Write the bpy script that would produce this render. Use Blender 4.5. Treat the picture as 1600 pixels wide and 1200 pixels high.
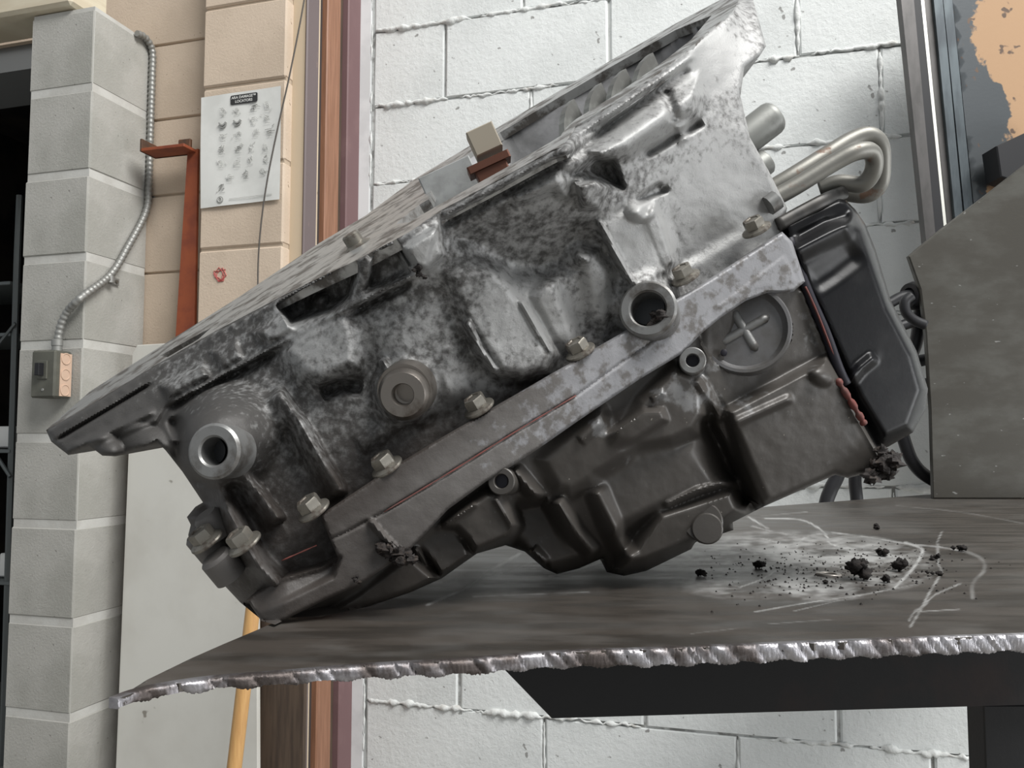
import bpy, math, random
import numpy as np
from mathutils import Vector, Matrix
from mathutils.geometry import delaunay_2d_cdt

for o in list(bpy.data.objects):
    bpy.data.objects.remove(o)
SC = bpy.context.scene
COL = SC.collection
random.seed(7)
RNG = np.random.default_rng(7)

# ------------------------------------------------------------------ camera
F = 1300.0                                   # focal length in pixels of the 1600 x 1200 frame
PITCH = math.atan(90 / F)
CAM = np.array([0.0, 0.0, 1.0])
cd = bpy.data.cameras.new('camera'); cam = bpy.data.objects.new('camera', cd); COL.objects.link(cam)
cam.location = CAM; cam.rotation_euler = (math.pi / 2 + PITCH, 0, 0)
cd.sensor_width = 36.0; cd.lens = 36.0 * F / 1600; cd.clip_start = 0.01; cd.clip_end = 50
SC.camera = cam

# ------------------------------------------------------------------ light
w = bpy.data.worlds.new('daylight'); SC.world = w; w.use_nodes = True
bg = w.node_tree.nodes['Background']; bg.inputs[0].default_value = (0.93, 0.97, 1.0, 1); bg.inputs[1].default_value = 0.42


def area(name, loc, aim, sx, sy, power, col):
    l = bpy.data.lights.new(name, 'AREA'); l.shape = 'RECTANGLE'; l.size = sx; l.size_y = sy
    l.energy = power; l.color = col
    o = bpy.data.objects.new(name, l); COL.objects.link(o); o.location = loc
    o.rotation_euler = (Vector(aim) - Vector(loc)).to_track_quat('-Z', 'Y').to_euler()
    return o


# daylight from the roof light above and to the right of the bench
area('roof_light', (2.1, -1.1, 5.0), (0.2, 1.0, 1.1), 2.8, 2.0, 370, (1.0, 0.99, 0.97))
# added low light at the right brightening the wall under the bench; source unseen
area('low_right_fill', (3.3, 0.0, 0.7), (0.5, 1.5, 0.5), 1.6, 1.3, 45, (0.97, 0.985, 1.0))

SC.view_settings.view_transform = 'Standard'; SC.view_settings.look = 'None'
SC.view_settings.gamma = 1; SC.view_settings.use_curve_mapping = False
SC.view_settings.exposure = 0.0

# ------------------------------------------------------------------ pixel -> point helpers
CP, SP = math.cos(PITCH), math.sin(PITCH)


def ray(px, py):
    x = (px - 800) / F; y = (600 - py) / F
    return np.array([x, CP - y * SP, SP + y * CP])


def P(px, py, d):
    return CAM + ray(px, py) * d


def PA(X, Y, D):
    x = (X - 800) / F; y = (600 - Y) / F
    return np.stack([x * D, (CP - y * SP) * D, 1.0 + (SP + y * CP) * D], 1)


def hit(px, py, p, n):
    r = ray(px, py)
    return CAM + r * (np.dot(p - CAM, n) / np.dot(r, n))


def hdepth(X, Y, p, n):
    x = (X - 800) / F; y = (600 - Y) / F
    den = x * n[0] + (CP - y * SP) * n[1] + (SP + y * CP) * n[2]
    return np.dot(p - CAM, n) / den


# ------------------------------------------------------------------ materials
MATS = {}


def nmat(name, base, rough=0.6, metal=0.0, base2=None, scale=30.0, lo=0.4, hi=0.6, bump=0.0, bscale=120.0,
         rough2=None, metal2=None, stretch=None, attr=None, attr_col=None, spec=0.4, detail=6.0, bdist=0.002, attr_rough=None, attr_metal=None, coat=0.0, speck=None, attr_gain=0.7):
    m = bpy.data.materials.new(name); m.use_nodes = True
    nt = m.node_tree; N = nt.nodes; L = nt.links
    b = N['Principled BSDF']
    b.inputs['Base Color'].default_value = (*base, 1); b.inputs['Roughness'].default_value = rough
    b.inputs['Metallic'].default_value = metal; b.inputs['Specular IOR Level'].default_value = spec
    if coat: b.inputs['Coat Weight'].default_value = coat; b.inputs['Coat Roughness'].default_value = 0.15
    tc = N.new('ShaderNodeTexCoord'); vec = tc.outputs['Object']
    if stretch:
        mp = N.new('ShaderNodeMapping'); L.new(vec, mp.inputs[0]); mp.inputs['Scale'].default_value = stretch; vec = mp.outputs[0]

    def noise(sc, det=detail, ro=0.6):
        n = N.new('ShaderNodeTexNoise'); L.new(vec, n.inputs['Vector']); n.inputs['Scale'].default_value = sc
        n.inputs['Detail'].default_value = det; n.inputs['Roughness'].default_value = ro
        return n.outputs['Fac']

    def mix(fac, a, c, typ='RGBA'):
        x = N.new('ShaderNodeMix'); x.data_type = typ
        i = (0, 6, 7, 2) if typ == 'RGBA' else (0, 2, 3, 0)
        L.new(fac, x.inputs[i[0]])
        for k, v in ((i[1], a), (i[2], c)):
            if hasattr(v, 'is_output'): L.new(v, x.inputs[k])
            else: x.inputs[k].default_value = (*v, 1) if typ == 'RGBA' else v
        return x.outputs[i[3]]

    def ramp(v, a, c):
        r = N.new('ShaderNodeMapRange'); r.interpolation_type = 'SMOOTHSTEP'; L.new(v, r.inputs[0])
        r.inputs[1].default_value = a; r.inputs[2].default_value = c
        return r.outputs[0]
    col = base; ro = rough; me = metal
    if base2 is not None:
        fac = noise(scale)
        if attr == 'bare':      # attribute shifts the threshold of the wear pattern
            at = N.new('ShaderNodeAttribute'); at.attribute_name = 'bare'
            ad = N.new('ShaderNodeMath'); ad.operation = 'MULTIPLY_ADD'; L.new(at.outputs['Fac'], ad.inputs[0])
            ad.inputs[1].default_value = attr_gain; L.new(fac, ad.inputs[2]); fac = ad.outputs[0]
        fac = ramp(fac, lo, hi)
        col = mix(fac, base, base2)
        if rough2 is not None: ro = mix(fac, rough, rough2, 'FLOAT')
        if metal2 is not None: me = mix(fac, metal, metal2, 'FLOAT')
    if attr and attr_col is not None:
        at2 = N.new('ShaderNodeAttribute'); at2.attribute_name = 'tint'
        col = mix(at2.outputs['Fac'], col, attr_col)
        if attr_rough is not None: ro = mix(at2.outputs['Fac'], ro, attr_rough, 'FLOAT')
        if attr_metal is not None: me = mix(at2.outputs['Fac'], me, attr_metal, 'FLOAT')
    if speck:
        sc, th, scol = speck
        col = mix(ramp(noise(sc, 2.0, 0.5), th, th + 0.05), col, scol)
    if hasattr(col, 'is_output'): L.new(col, b.inputs['Base Color'])
    if hasattr(ro, 'is_output'): L.new(ro, b.inputs['Roughness'])
    if hasattr(me, 'is_output'): L.new(me, b.inputs['Metallic'])
    if bump:
        bp = N.new('ShaderNodeBump'); bp.inputs['Strength'].default_value = bump; bp.inputs['Distance'].default_value = bdist
        L.new(noise(bscale, 8.0, 0.7), bp.inputs['Height']); L.new(bp.outputs[0], b.inputs['Normal'])
    MATS[name] = m
    return m


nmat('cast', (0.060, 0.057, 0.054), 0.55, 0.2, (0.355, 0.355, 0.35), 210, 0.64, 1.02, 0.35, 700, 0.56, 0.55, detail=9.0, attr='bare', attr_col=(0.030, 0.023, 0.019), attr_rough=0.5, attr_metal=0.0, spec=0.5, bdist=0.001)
nmat('band', (0.118, 0.110, 0.104), 0.5, 0.1, (0.25, 0.25, 0.26), 110, 0.74, 0.90, 0.25, 600, 0.5, 0.3, detail=9.0, attr='bare', attr_col=(0.030, 0.023, 0.019), attr_rough=0.5, attr_metal=0.0, spec=0.5, bdist=0.001)
nmat('case', (0.062, 0.056, 0.050), 0.42, 0.15, (0.22, 0.22, 0.22), 70, 0.74, 0.92, 0.12, 420, 0.42, 0.4, attr='bare', attr_col=(0.03, 0.024, 0.02), attr_rough=0.5, attr_metal=0.0, spec=0.5, bdist=0.001, speck=(330, 0.74, (0.3, 0.28, 0.24)))
nmat('machined', (0.44, 0.44, 0.43), 0.38, 0.7, (0.11, 0.10, 0.09), 55, 0.44, 0.62, 0.1, 200, 0.5, 0.4)
nmat('bell_inside', (0.26, 0.26, 0.265), 0.5, 0.3, (0.13, 0.13, 0.13), 14, 0.45, 0.65, 0.1, 300)
nmat('boss_steel', (0.24, 0.24, 0.235), 0.42, 0.6, (0.10, 0.09, 0.08), 60, 0.45, 0.7, 0.1, 300)
nmat('hole_dark', (0.05, 0.052, 0.055), 0.45, 0.5)
nmat('bolt', (0.25, 0.235, 0.205), 0.4, 0.8, (0.09, 0.075, 0.062), 120, 0.45, 0.62, 0.1, 300, 0.5, 0.4)
nmat('plug_steel', (0.22, 0.20, 0.18), 0.35, 0.8, (0.10, 0.08, 0.065), 50, 0.5, 0.7, 0.08, 300)
nmat('plug_grey', (0.15, 0.148, 0.15), 0.45, 0.35, (0.11, 0.105, 0.10), 40, 0.4, 0.65, 0.05, 300)
nmat('red_seal', (0.15, 0.042, 0.034), 0.6, 0.0, (0.09, 0.045, 0.04), 80, 0.45, 0.65)
nmat('black_paint', (0.005, 0.005, 0.006), 0.3, 0.0, (0.013, 0.013, 0.013), 14, 0.5, 0.75, 0.05, 200, 0.42, spec=0.22)
nmat('tube_steel', (0.21, 0.205, 0.185), 0.48, 0.6, (0.16, 0.10, 0.07), 55, 0.58, 0.68, 0.08, 300, 0.6, 0.2)
nmat('tube_dark', (0.055, 0.052, 0.048), 0.45, 0.4, (0.02, 0.02, 0.02), 30)
nmat('shaft', (0.25, 0.255, 0.24), 0.5, 0.4, (0.17, 0.17, 0.16), 30, 0.45, 0.6, 0.05, 300)
nmat('copper', (0.13, 0.055, 0.036), 0.45, 0.5, (0.40, 0.25, 0.16), 60, 0.5, 0.7, 0.1, 300)
nmat('tan_plastic', (0.33, 0.29, 0.23), 0.55)
nmat('clear_plastic', (0.38, 0.39, 0.385), 0.45, 0.2, (0.28, 0.285, 0.28), 40)
nmat('grime', (0.016, 0.011, 0.009), 0.6, 0.0, (0.05, 0.035, 0.026), 220, 0.5, 0.7, 0.8, 300, spec=0.5, bdist=0.003)
nmat('gasket', (0.014, 0.013, 0.02), 0.55)
nmat('plate', (0.058, 0.049, 0.041), 0.46, 0.2, (0.036, 0.031, 0.026), 9, 0.40, 0.62, 0.1, 160, 0.36, stretch=(1, 5, 1), attr='tint', attr_col=(0.48, 0.48, 0.47), attr_rough=0.5, attr_metal=0.3, spec=0.5, speck=(420, 0.76, (0.3, 0.29, 0.27)))
nmat('cut_edge', (0.42, 0.41, 0.43), 0.36, 0.85, (0.10, 0.085, 0.08), 26, 0.40, 0.60, 0.3, 160, 0.5, bdist=0.002)
nmat('beam_black', (0.007, 0.007, 0.008), 0.55, 0.0, (0.018, 0.010, 0.009), 12, 0.55, 0.72, 0.1, 80)
nmat('guard', (0.050, 0.046, 0.038), 0.45, 0.25, (0.085, 0.083, 0.073), 7, 0.42, 0.7, 0.08, 90, 0.38, stretch=(1, 1, 2.2), speck=(60, 0.72, (0.20, 0.20, 0.19)))
nmat('white_block', (0.71, 0.73, 0.72), 0.7, 0.0, (0.64, 0.66, 0.65), 6, 0.4, 0.7, 0.45, 70, spec=0.2, bdist=0.006, speck=(46, 0.70, (0.30, 0.30, 0.29)))
nmat('white_mortar', (0.68, 0.695, 0.68), 0.7, 0.0, (0.52, 0.51, 0.48), 25, 0.55, 0.72, 0.6, 90, spec=0.2, bdist=0.006)
nmat('joint_dark', (0.50, 0.51, 0.50), 0.9, 0.0, (0.22, 0.22, 0.21), 20, 0.45, 0.6, 0.5, 90)
nmat('white_trim', (0.72, 0.73, 0.73), 0.6, 0.0, (0.62, 0.63, 0.63), 8)
nmat('grey_block', (0.41, 0.40, 0.37), 0.85, 0.0, (0.33, 0.325, 0.295), 5, 0.38, 0.66, 0.5, 180, spec=0.2, bdist=0.004, speck=(70, 0.72, (0.16, 0.155, 0.14)))
nmat('grey_mortar', (0.52, 0.515, 0.485), 0.85, 0.0, (0.46, 0.45, 0.42), 12, 0.4, 0.6, 0.4, 150, spec=0.2)
nmat('beige_block', (0.60, 0.49, 0.385), 0.8, 0.0, (0.53, 0.43, 0.335), 5, 0.4, 0.65, 0.4, 180, spec=0.2, bdist=0.004, speck=(90, 0.72, (0.22, 0.16, 0.11)))
nmat('beige_mortar', (0.46, 0.375, 0.285), 0.85, 0.0, (0.40, 0.32, 0.24), 12)
nmat('beige_jamb', (0.53, 0.43, 0.31), 0.7, 0.0, (0.20, 0.12, 0.07), 13, 0.66, 0.7, 0.1, 80)
nmat('purple_paint', (0.155, 0.088, 0.090), 0.55, 0.0, (0.20, 0.12, 0.12), 9, 0.5, 0.8)
nmat('purple_grey', (0.135, 0.105, 0.105), 0.5, 0.0, (0.42, 0.28, 0.20), 8, 0.66, 0.71, stretch=(6, 6, 1))
nmat('wood_brown', (0.22, 0.105, 0.06), 0.5, 0.0, (0.30, 0.15, 0.09), 14, 0.35, 0.7, stretch=(9, 9, 0.6))
nmat('dark_gap', (0.045, 0.036, 0.034), 0.7)
nmat('plank_brown', (0.095, 0.066, 0.046), 0.65, 0.0, (0.055, 0.038, 0.028), 9, 0.35, 0.65, stretch=(8, 8, 0.6))
nmat('board_white', (0.60, 0.59, 0.545), 0.45, 0.0, (0.52, 0.505, 0.46), 3, 0.4, 0.7, speck=(24, 0.73, (0.25, 0.23, 0.2)))
nmat('broom_wood', (0.56, 0.33, 0.13), 0.45, 0.0, (0.47, 0.26, 0.10), 25, 0.35, 0.7, stretch=(6, 6, 0.6))
nmat('orange_steel', (0.27, 0.068, 0.026), 0.6, 0.0, (0.19, 0.045, 0.022), 16, 0.4, 0.7, 0.1, 120)
nmat('rust_dark', (0.075, 0.045, 0.03), 0.75, 0.0, (0.13, 0.06, 0.03), 30)
nmat('conduit', (0.30, 0.30, 0.285), 0.5, 0.6)
nmat('box_grey', (0.115, 0.115, 0.095), 0.55, 0.1, (0.085, 0.085, 0.07), 10)
nmat('knockout', (0.56, 0.40, 0.30), 0.5, 0.0)
nmat('black_rubber', (0.012, 0.012, 0.014), 0.5)
nmat('paper', (0.70, 0.70, 0.67), 0.55, 0.0, (0.63, 0.63, 0.60), 8)
nmat('ink', (0.03, 0.03, 0.03), 0.5)
nmat('ink_light', (0.46, 0.46, 0.44), 0.6)
nmat('ink_mid', (0.30, 0.30, 0.285), 0.6)
nmat('red_crayon', (0.45, 0.10, 0.09), 0.6)
nmat('wire', (0.10, 0.09, 0.08), 0.5, 0.4)
nmat('post_steel', (0.105, 0.10, 0.098), 0.42, 0.5, (0.07, 0.068, 0.066), 10, 0.4, 0.7, stretch=(3, 3, 1))
nmat('post_bright', (0.78, 0.78, 0.72), 0.4, 0.5)
nmat('post_blue', (0.105, 0.125, 0.135), 0.4, 0.4, (0.06, 0.07, 0.078), 8, 0.4, 0.7, stretch=(5, 5, 1))
nmat('rust_panel', (0.056, 0.063, 0.068), 0.5, 0.3, (0.36, 0.225, 0.125), 16.0, 0.70, 0.76, 0.1, 90, 0.65, 0.0, attr='bare', speck=(40, 0.66, (0.10, 0.065, 0.045)))
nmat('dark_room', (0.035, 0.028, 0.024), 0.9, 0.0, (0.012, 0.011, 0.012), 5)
nmat('lintel_grey', (0.16, 0.165, 0.165), 0.7)
nmat('wood_pale', (0.62, 0.56, 0.43), 0.6, 0.0, (0.55, 0.48, 0.36), 6, stretch=(1, 1, 6))
nmat('floor', (0.30, 0.29, 0.27), 0.8, 0.0, (0.22, 0.21, 0.195), 3, 0.4, 0.65)
nmat('dirt', (0.012, 0.009, 0.008), 0.8, 0.0, (0.03, 0.022, 0.018), 300, 0.5, 0.7, 0.8, 500, bdist=0.002)
nmat('washer', (0.40, 0.37, 0.34), 0.4, 0.8)
nmat('shelf_steel', (0.15, 0.165, 0.165), 0.5, 0.3)
nmat('white_plastic', (0.75, 0.75, 0.73), 0.5)
m = bpy.data.materials.new('tube_glow'); m.use_nodes = True
m.node_tree.nodes['Principled BSDF'].inputs['Emission Color'].default_value = (1, 0.93, 0.78, 1)
m.node_tree.nodes['Principled BSDF'].inputs['Emission Strength'].default_value = 2.2
MATS['tube_glow'] = m

# ------------------------------------------------------------------ object helpers
WLOC = {}


def wl(o): return WLOC.get(o.name, np.zeros(3))


def tag(o, label=None, cat=None, group=None, kind=None):
    if label: o['label'] = label
    if cat: o['category'] = cat
    if group: o['group'] = group
    if kind: o['kind'] = kind
    return o


def mk(name, verts, faces, mat, parent=None, smooth=False, attrs=None, mats=None, fmat=None):
    v = np.asarray(verts, float).reshape(-1, 3)
    c = np.array([(v[:, 0].min() + v[:, 0].max()) / 2, (v[:, 1].min() + v[:, 1].max()) / 2, v[:, 2].min()])
    me = bpy.data.meshes.new(name); me.from_pydata((v - c).tolist(), [], [list(map(int, f)) for f in faces])
    me.materials.append(MATS[mat])
    if mats:
        for q in mats: me.materials.append(MATS[q])
        me.polygons.foreach_set('material_index', fmat)
    if attrs:
        for k, a in attrs.items():
            at = me.attributes.new(k, 'FLOAT', 'POINT'); at.data.foreach_set('value', np.asarray(a, np.float32))
    if smooth:
        me.polygons.foreach_set('use_smooth', [True] * len(me.polygons))
        if smooth != True:
            me.set_sharp_from_angle(angle=math.radians(smooth))
    me.update()
    o = bpy.data.objects.new(name, me); COL.objects.link(o)
    WLOC[o.name] = c
    if parent is not None:
        o.parent = parent; o.location = c - wl(parent)
    else:
        o.location = c
    return o


def empty(name, loc, label=None, cat=None, group=None, kind=None):
    o = bpy.data.objects.new(name, None); COL.objects.link(o); o.location = loc; o.empty_display_size = 0.05
    WLOC[o.name] = np.array(loc, float)
    return tag(o, label, cat, group, kind)


def frame(axis, up=(0, 0, 1)):
    a = np.asarray(axis, float); a = a / np.linalg.norm(a)
    u = np.asarray(up, float)
    if abs(np.dot(a, u)) > 0.97: u = np.array([1.0, 0, 0])
    x = np.cross(u, a); x /= np.linalg.norm(x)
    return x, np.cross(a, x), a


def lathe(c, axis, prof, n=32, up=(0, 0, 1), closed=False):
    """profile of (radius, height along axis); rings joined, first and last ring capped."""
    x, y, a = frame(axis, up); V = []; Fc = []
    for r, h in prof:
        for k in range(n):
            t = 2 * math.pi * k / n
            V.append(np.asarray(c) + a * h + x * (r * math.cos(t)) + y * (r * math.sin(t)))
    m = len(prof)
    for i in range(m - 1 + (1 if closed else 0)):
        j = (i + 1) % m
        for k in range(n):
            Fc.append((i * n + k, i * n + (k + 1) % n, j * n + (k + 1) % n, j * n + k))
    if not closed:
        Fc.append(tuple(range(n - 1, -1, -1))); Fc.append(tuple((m - 1) * n + k for k in range(n)))
    return V, Fc


def catmull(pts, per=8):
    p = [np.asarray(q, float) for q in pts]
    p = [2 * p[0] - p[1]] + p + [2 * p[-1] - p[-2]]
    out = []
    for i in range(1, len(p) - 2):
        for k in range(per):
            t = k / per
            out.append(0.5 * ((2 * p[i]) + (-p[i - 1] + p[i + 1]) * t + (2 * p[i - 1] - 5 * p[i] + 4 * p[i + 1] - p[i + 2]) * t * t
                              + (-p[i - 1] + 3 * p[i] - 3 * p[i + 1] + p[i + 2]) * t ** 3))
    out.append(p[-2])
    return out


def sweep(pts, rad, n=10, flat=1.0, up=(0, 0, 1)):
    pts = [np.asarray(q, float) for q in pts]; m = len(pts)
    if not hasattr(rad, '__len__'): rad = [rad] * m
    V = []; Fc = []; x = None
    for i in range(m):
        a = pts[min(i + 1, m - 1)] - pts[max(i - 1, 0)]; a /= (np.linalg.norm(a) + 1e-12)
        if x is None: x, y, _ = frame(a, up)
        else:
            x = x - a * np.dot(x, a); x /= np.linalg.norm(x); y = np.cross(a, x)
        for k in range(n):
            t = 2 * math.pi * k / n
            V.append(pts[i] + x * (rad[i] * flat * math.cos(t)) + y * (rad[i] * math.sin(t)))
    for i in range(m - 1):
        for k in range(n):
            Fc.append((i * n + k, i * n + (k + 1) % n, (i + 1) * n + (k + 1) % n, (i + 1) * n + k))
    Fc.append(tuple(range(n - 1, -1, -1))); Fc.append(tuple((m - 1) * n + k for k in range(n)))
    return V, Fc


def prism(pts, vec, bevel=0.0):
    """polygon of 3-D points extruded along vec; the front edge may be chamfered."""
    p = np.asarray(pts, float); n = len(p); vec = np.asarray(vec, float); V = []; Fc = []
    if bevel:
        c = p.mean(0); L = np.linalg.norm(vec)
        ins = []
        for q in p:
            dlt = c - q; ins.append(q + dlt / (np.linalg.norm(dlt) + 1e-9) * bevel * 1.3)
        rings = [np.asarray(ins), p + vec / L * bevel, p + vec]
    else:
        rings = [p, p + vec]
    for r in rings: V += list(r)
    for i in range(len(rings) - 1):
        for k in range(n):
            Fc.append((i * n + k, i * n + (k + 1) % n, (i + 1) * n + (k + 1) % n, (i + 1) * n + k))
    Fc.append(tuple(range(n - 1, -1, -1))); Fc.append(tuple((len(rings) - 1) * n + k for k in range(n)))
    return V, Fc


def join(*parts):
    V = []; Fc = []
    for v, f in parts:
        o = len(V); V += list(v); Fc += [tuple(i + o for i in q) for q in f]
    return V, Fc


# ------------------------------------------------------------------ building frame (walls stand 16 degrees turned)
AW = math.radians(16)
E1 = np.array([math.cos(AW), -math.sin(AW), 0]); E2 = np.array([math.sin(AW), math.cos(AW), 0]); EZ = np.array([0, 0, 1.0])
W0 = P(800, 690, 2.07); W0[2] = 0


def B(s, t, z): return W0 + E1 * s + E2 * t + EZ * z


def st(px, py, t):                       # pixel -> (s, z) on the wall plane t
    h = hit(px, py, B(0, t, 0), E2); return float(np.dot(h - W0, E1)), float(h[2])


def ts(px, py, s):                       # pixel -> (t, z) on a plane facing along the wall
    h = hit(px, py, B(s, 0, 0), E1); return float(np.dot(h - W0, E2)), float(h[2])


def bbox(s0, s1, t0, t1, z0, z1, bev=0.0, jit=0.0):
    r = lambda: random.uniform(-jit, jit) if jit else 0.0
    pts = [B(s0 + r(), t0, z0 + r()), B(s1 + r(), t0, z0 + r()), B(s1 + r(), t0, z1 + r()), B(s0 + r(), t0, z1 + r())]
    return prism(pts, E2 * (t1 - t0), bev)


def bbox2(s0, s1, t0, t1, z0, z1, c=0.004):
    """box with all edges chamfered"""
    V = []; Fc = []
    X = [s0, s1]; T = [t0, t1]; Z = [z0, z1]
    idx = {}
    for i in range(2):
        for j in range(2):
            for k in range(2):
                sx, sy, sz = (1 - 2 * i), (1 - 2 * j), (1 - 2 * k)
                for a in range(3):
                    o = [c, c, c]; o[a] = 0
                    idx[(i, j, k, a)] = len(V)
                    V.append(B(X[i] + sx * o[0], T[j] + sy * o[1], Z[k] + sz * o[2]))
    for i in range(2):
        Fc.append([idx[(i, j, k, 0)] for j, k in ((0, 0), (1, 0), (1, 1), (0, 1))])
        Fc.append([idx[(j, i, k, 1)] for j, k in ((0, 0), (1, 0), (1, 1), (0, 1))])
        Fc.append([idx[(j, k, i, 2)] for j, k in ((0, 0), (1, 0), (1, 1), (0, 1))])
    for i in range(2):
        for j in range(2):
            Fc.append([idx[(i, j, 0, 0)], idx[(i, j, 1, 0)], idx[(i, j, 1, 1)], idx[(i, j, 0, 1)]])
            Fc.append([idx[(i, 0, j, 0)], idx[(i, 1, j, 0)], idx[(i, 1, j, 2)], idx[(i, 0, j, 2)]])
            Fc.append([idx[(0, i, j, 1)], idx[(1, i, j, 1)], idx[(1, i, j, 2)], idx[(0, i, j, 2)]])
            for k in range(2):
                Fc.append([idx[(i, j, k, a)] for a in range(3)])
    return V, Fc


# ================================================================== STRUCTURE
fl = [(-4, -2.5, 0), (5, -2.5, 0), (5, 5, 0), (-4, 5, 0)]
tag(mk('floor', *prism(fl, (0, 0, -0.1)), 'floor'), kind='structure')

# --- white painted block wall
wb = empty('wall_back', B(0.5, 0.05, 0), kind='structure')
S0 = st(577, 600, 0)[0]
mk('mortar_bed', *bbox(S0 - 0.005, 2.6, 0.006, 0.16, 0, 2.7), 'joint_dark', wb)
rows = [0.0, 0.145, 0.338, 0.520, 0.71, 0.90, 1.09, 1.285, 1.487, 1.685, 1.897, 2.106, 2.31, 2.52, 2.7]
offs = {2: [-0.137, 0.322, 0.745], 1: [0.08, 0.53, 0.93], 9: [0.22, 0.645], 10: [-0.183, 0.25, 0.695], 11: [0.02, 0.27], 8: [-0.05, 0.41, 0.86]}
offs[9] = [0.05, 0.45, 0.87]; offs[11] = [0.03, 0.248, 0.66]; offs[2] = [-0.137, 0.322, 0.745]
ridges = []
for i in range(len(rows) - 1):
    z0, z1 = rows[i], rows[i + 1]
    cuts = offs.get(i, [(-0.18 if i % 2 else 0.03) + 0.42 * k for k in range(3)])
    cuts = [S0] + [c for c in cuts if c > S0 + 0.05]
    while cuts[-1] < 2.3: cuts.append(cuts[-1] + 0.41)
    for a, b in zip(cuts[:-1], cuts[1:]):
        g = 0.0028
        off = random.uniform(-0.002, 0.002)
        mk('block', *bbox(a + g, b - g, off, 0.15, z0 + g, z1 - g, 0.004, 0.0015), 'white_block', wb)
    ridges.append((z1, cuts))


def lump(p0, p1, r, seed, flat=1.0):
    rg = np.random.default_rng(seed); L = np.linalg.norm(p1 - p0); n = max(6, int(L / 0.007))
    pts = []; rad = []
    amp = rg.random(n); amp = np.convolve(amp, [0.25, 0.5, 0.25], 'same')
    for k in range(n):
        t = k / (n - 1)
        pts.append(p0 + (p1 - p0) * t + EZ * rg.normal(0, 0.0016) + E2 * rg.normal(0, 0.001))
        rad.append(max(0.0008, r * (0.25 + 1.5 * amp[k] ** 1.6) * min(1, 6 * t, 6 * (1 - t)) ** 0.5))
    return sweep(pts, rad, 7, flat)


for q, (z, cuts) in enumerate(ridges):
    # squeezed-out mortar along the bed joints
    s = S0 + 0.004
    k = 0
    while s < 1.5:
        ln = random.uniform(0.10, 0.30)
        if random.random() < 0.8:
            mk('mortar_ridge', *lump(B(s, 0.001, z + random.uniform(-.003, .003)), B(s + ln, 0.001, z + random.uniform(-.003, .003)), random.uniform(0.005, 0.0105), q * 50 + k), 'white_mortar', wb, True)
        s += ln + random.uniform(0.0, 0.04); k += 1
    for c in cuts[1:-1]:
        if random.random() < 0.5 and c < 1.5:
            z0 = rows[q]
            mk('mortar_ridge', *lump(B(c, 0.002, z0 + 0.01), B(c, 0.002, z - 0.01), random.uniform(0.003, 0.006), q * 77 + int(c * 90) + 400), 'white_mortar', wb, True)

# --- grey block pillar
p1 = P(140, 690, 1.9)
TP = float(np.dot(p1 - W0, E2)); SPR = float(np.dot(p1 - W0, E1)) - 0.028; SPL = SPR - 0.186
pil = empty('wall_pillar', B((SPL + SPR) / 2, TP + 0.1, 0), kind='structure')
prow = [0.0, 0.18, 0.381, 0.591, 0.810, 1.009, 1.227, 1.431, 1.631, 1.837, 2.035]
PBACK = TP + 0.20
mk('mortar_core', *bbox(SPL + 0.004, SPR - 0.0018, TP + 0.0018, PBACK - 0.004, 0, 2.034), 'grey_mortar', pil)
for a, b in zip(prow[:-1], prow[1:]):
    g = 0.0075
    j = random.uniform(-0.002, 0.002)
    mk('block', *bbox2(SPL + j, SPR + j * 0.4, TP + random.uniform(-.0012, .0012), PBACK, a + g, b - g, 0.004), 'grey_block', pil)

# --- beige block wall behind the pillar and the pier beside the door frame
TBW = TP + 0.20                              # wall plane behind the pillar
TPI = TP + 0.13                              # face of the pier
wbg = empty('wall_left', B(-0.75, TBW, 0), kind='structure')
sl = st(310, 400, TPI)[0]; sr = st(441, 400, TPI)[0]
mk('mortar_bed', *bbox(SPL - 0.02, sl + 0.05, TBW + 0.006, TBW + 0.2, 0, 2.7), 'beige_mortar', wbg)
zb = [st(270, y, TBW)[1] for y in (185, 67)]
st0 = zb[0] - 0.2 * 9
z = st0
while z < 2.6:
    h = 0.2
    mk('block', *bbox(SPL - 0.015, sl + 0.02, TBW, TBW + 0.15, max(0, z) + 0.002, z + h - 0.002, 0.004), 'beige_block', wbg)
    z += h
mk('pier_core', *bbox(sl + 0.004, sr - 0.002, TPI + 0.005, TBW + 0.1, 0, 2.7), 'beige_mortar', wbg)
zp = st(370, 132, TPI)[1]
z = zp - 0.2 * 9
while z < 2.6:
    h = 0.2
    mk('block', *bbox2(sl + random.uniform(-.001, .001), sr, TPI + random.uniform(-.001, .001), TBW + 0.08, max(0, z) + 0.003, z + h - 0.003, 0.004), 'beige_block', wbg)
    z += h

# --- door frame strips lining the reveal between the pier and the white wall
SR = -0.435
tr = empty('trim_1', B(SR, -0.12, 0), kind='structure')
sj = st(475, 400, TPI + 0.03)[0]
mk('jamb_board', *bbox(sr - 0.001, SR - 0.004, TPI + 0.03, TPI + 0.10, 0, 2.7, 0.003), 'beige_jamb', tr)
mk('jamb_backing', *bbox(SR - 0.05, SR - 0.012, TPI + 0.04, 0.02, 0, 2.7), 'dark_gap', tr)


def strip(name, px0, px1, ds, mat, s0=-0.03):
    t0 = ts(px0, 300, SR)[0]; t1 = ts(px1, 300, SR)[0]
    return mk(name, *bbox2(SR + s0, SR + ds, t0, t1, 0, 2.7, 0.003), mat, tr)


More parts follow.
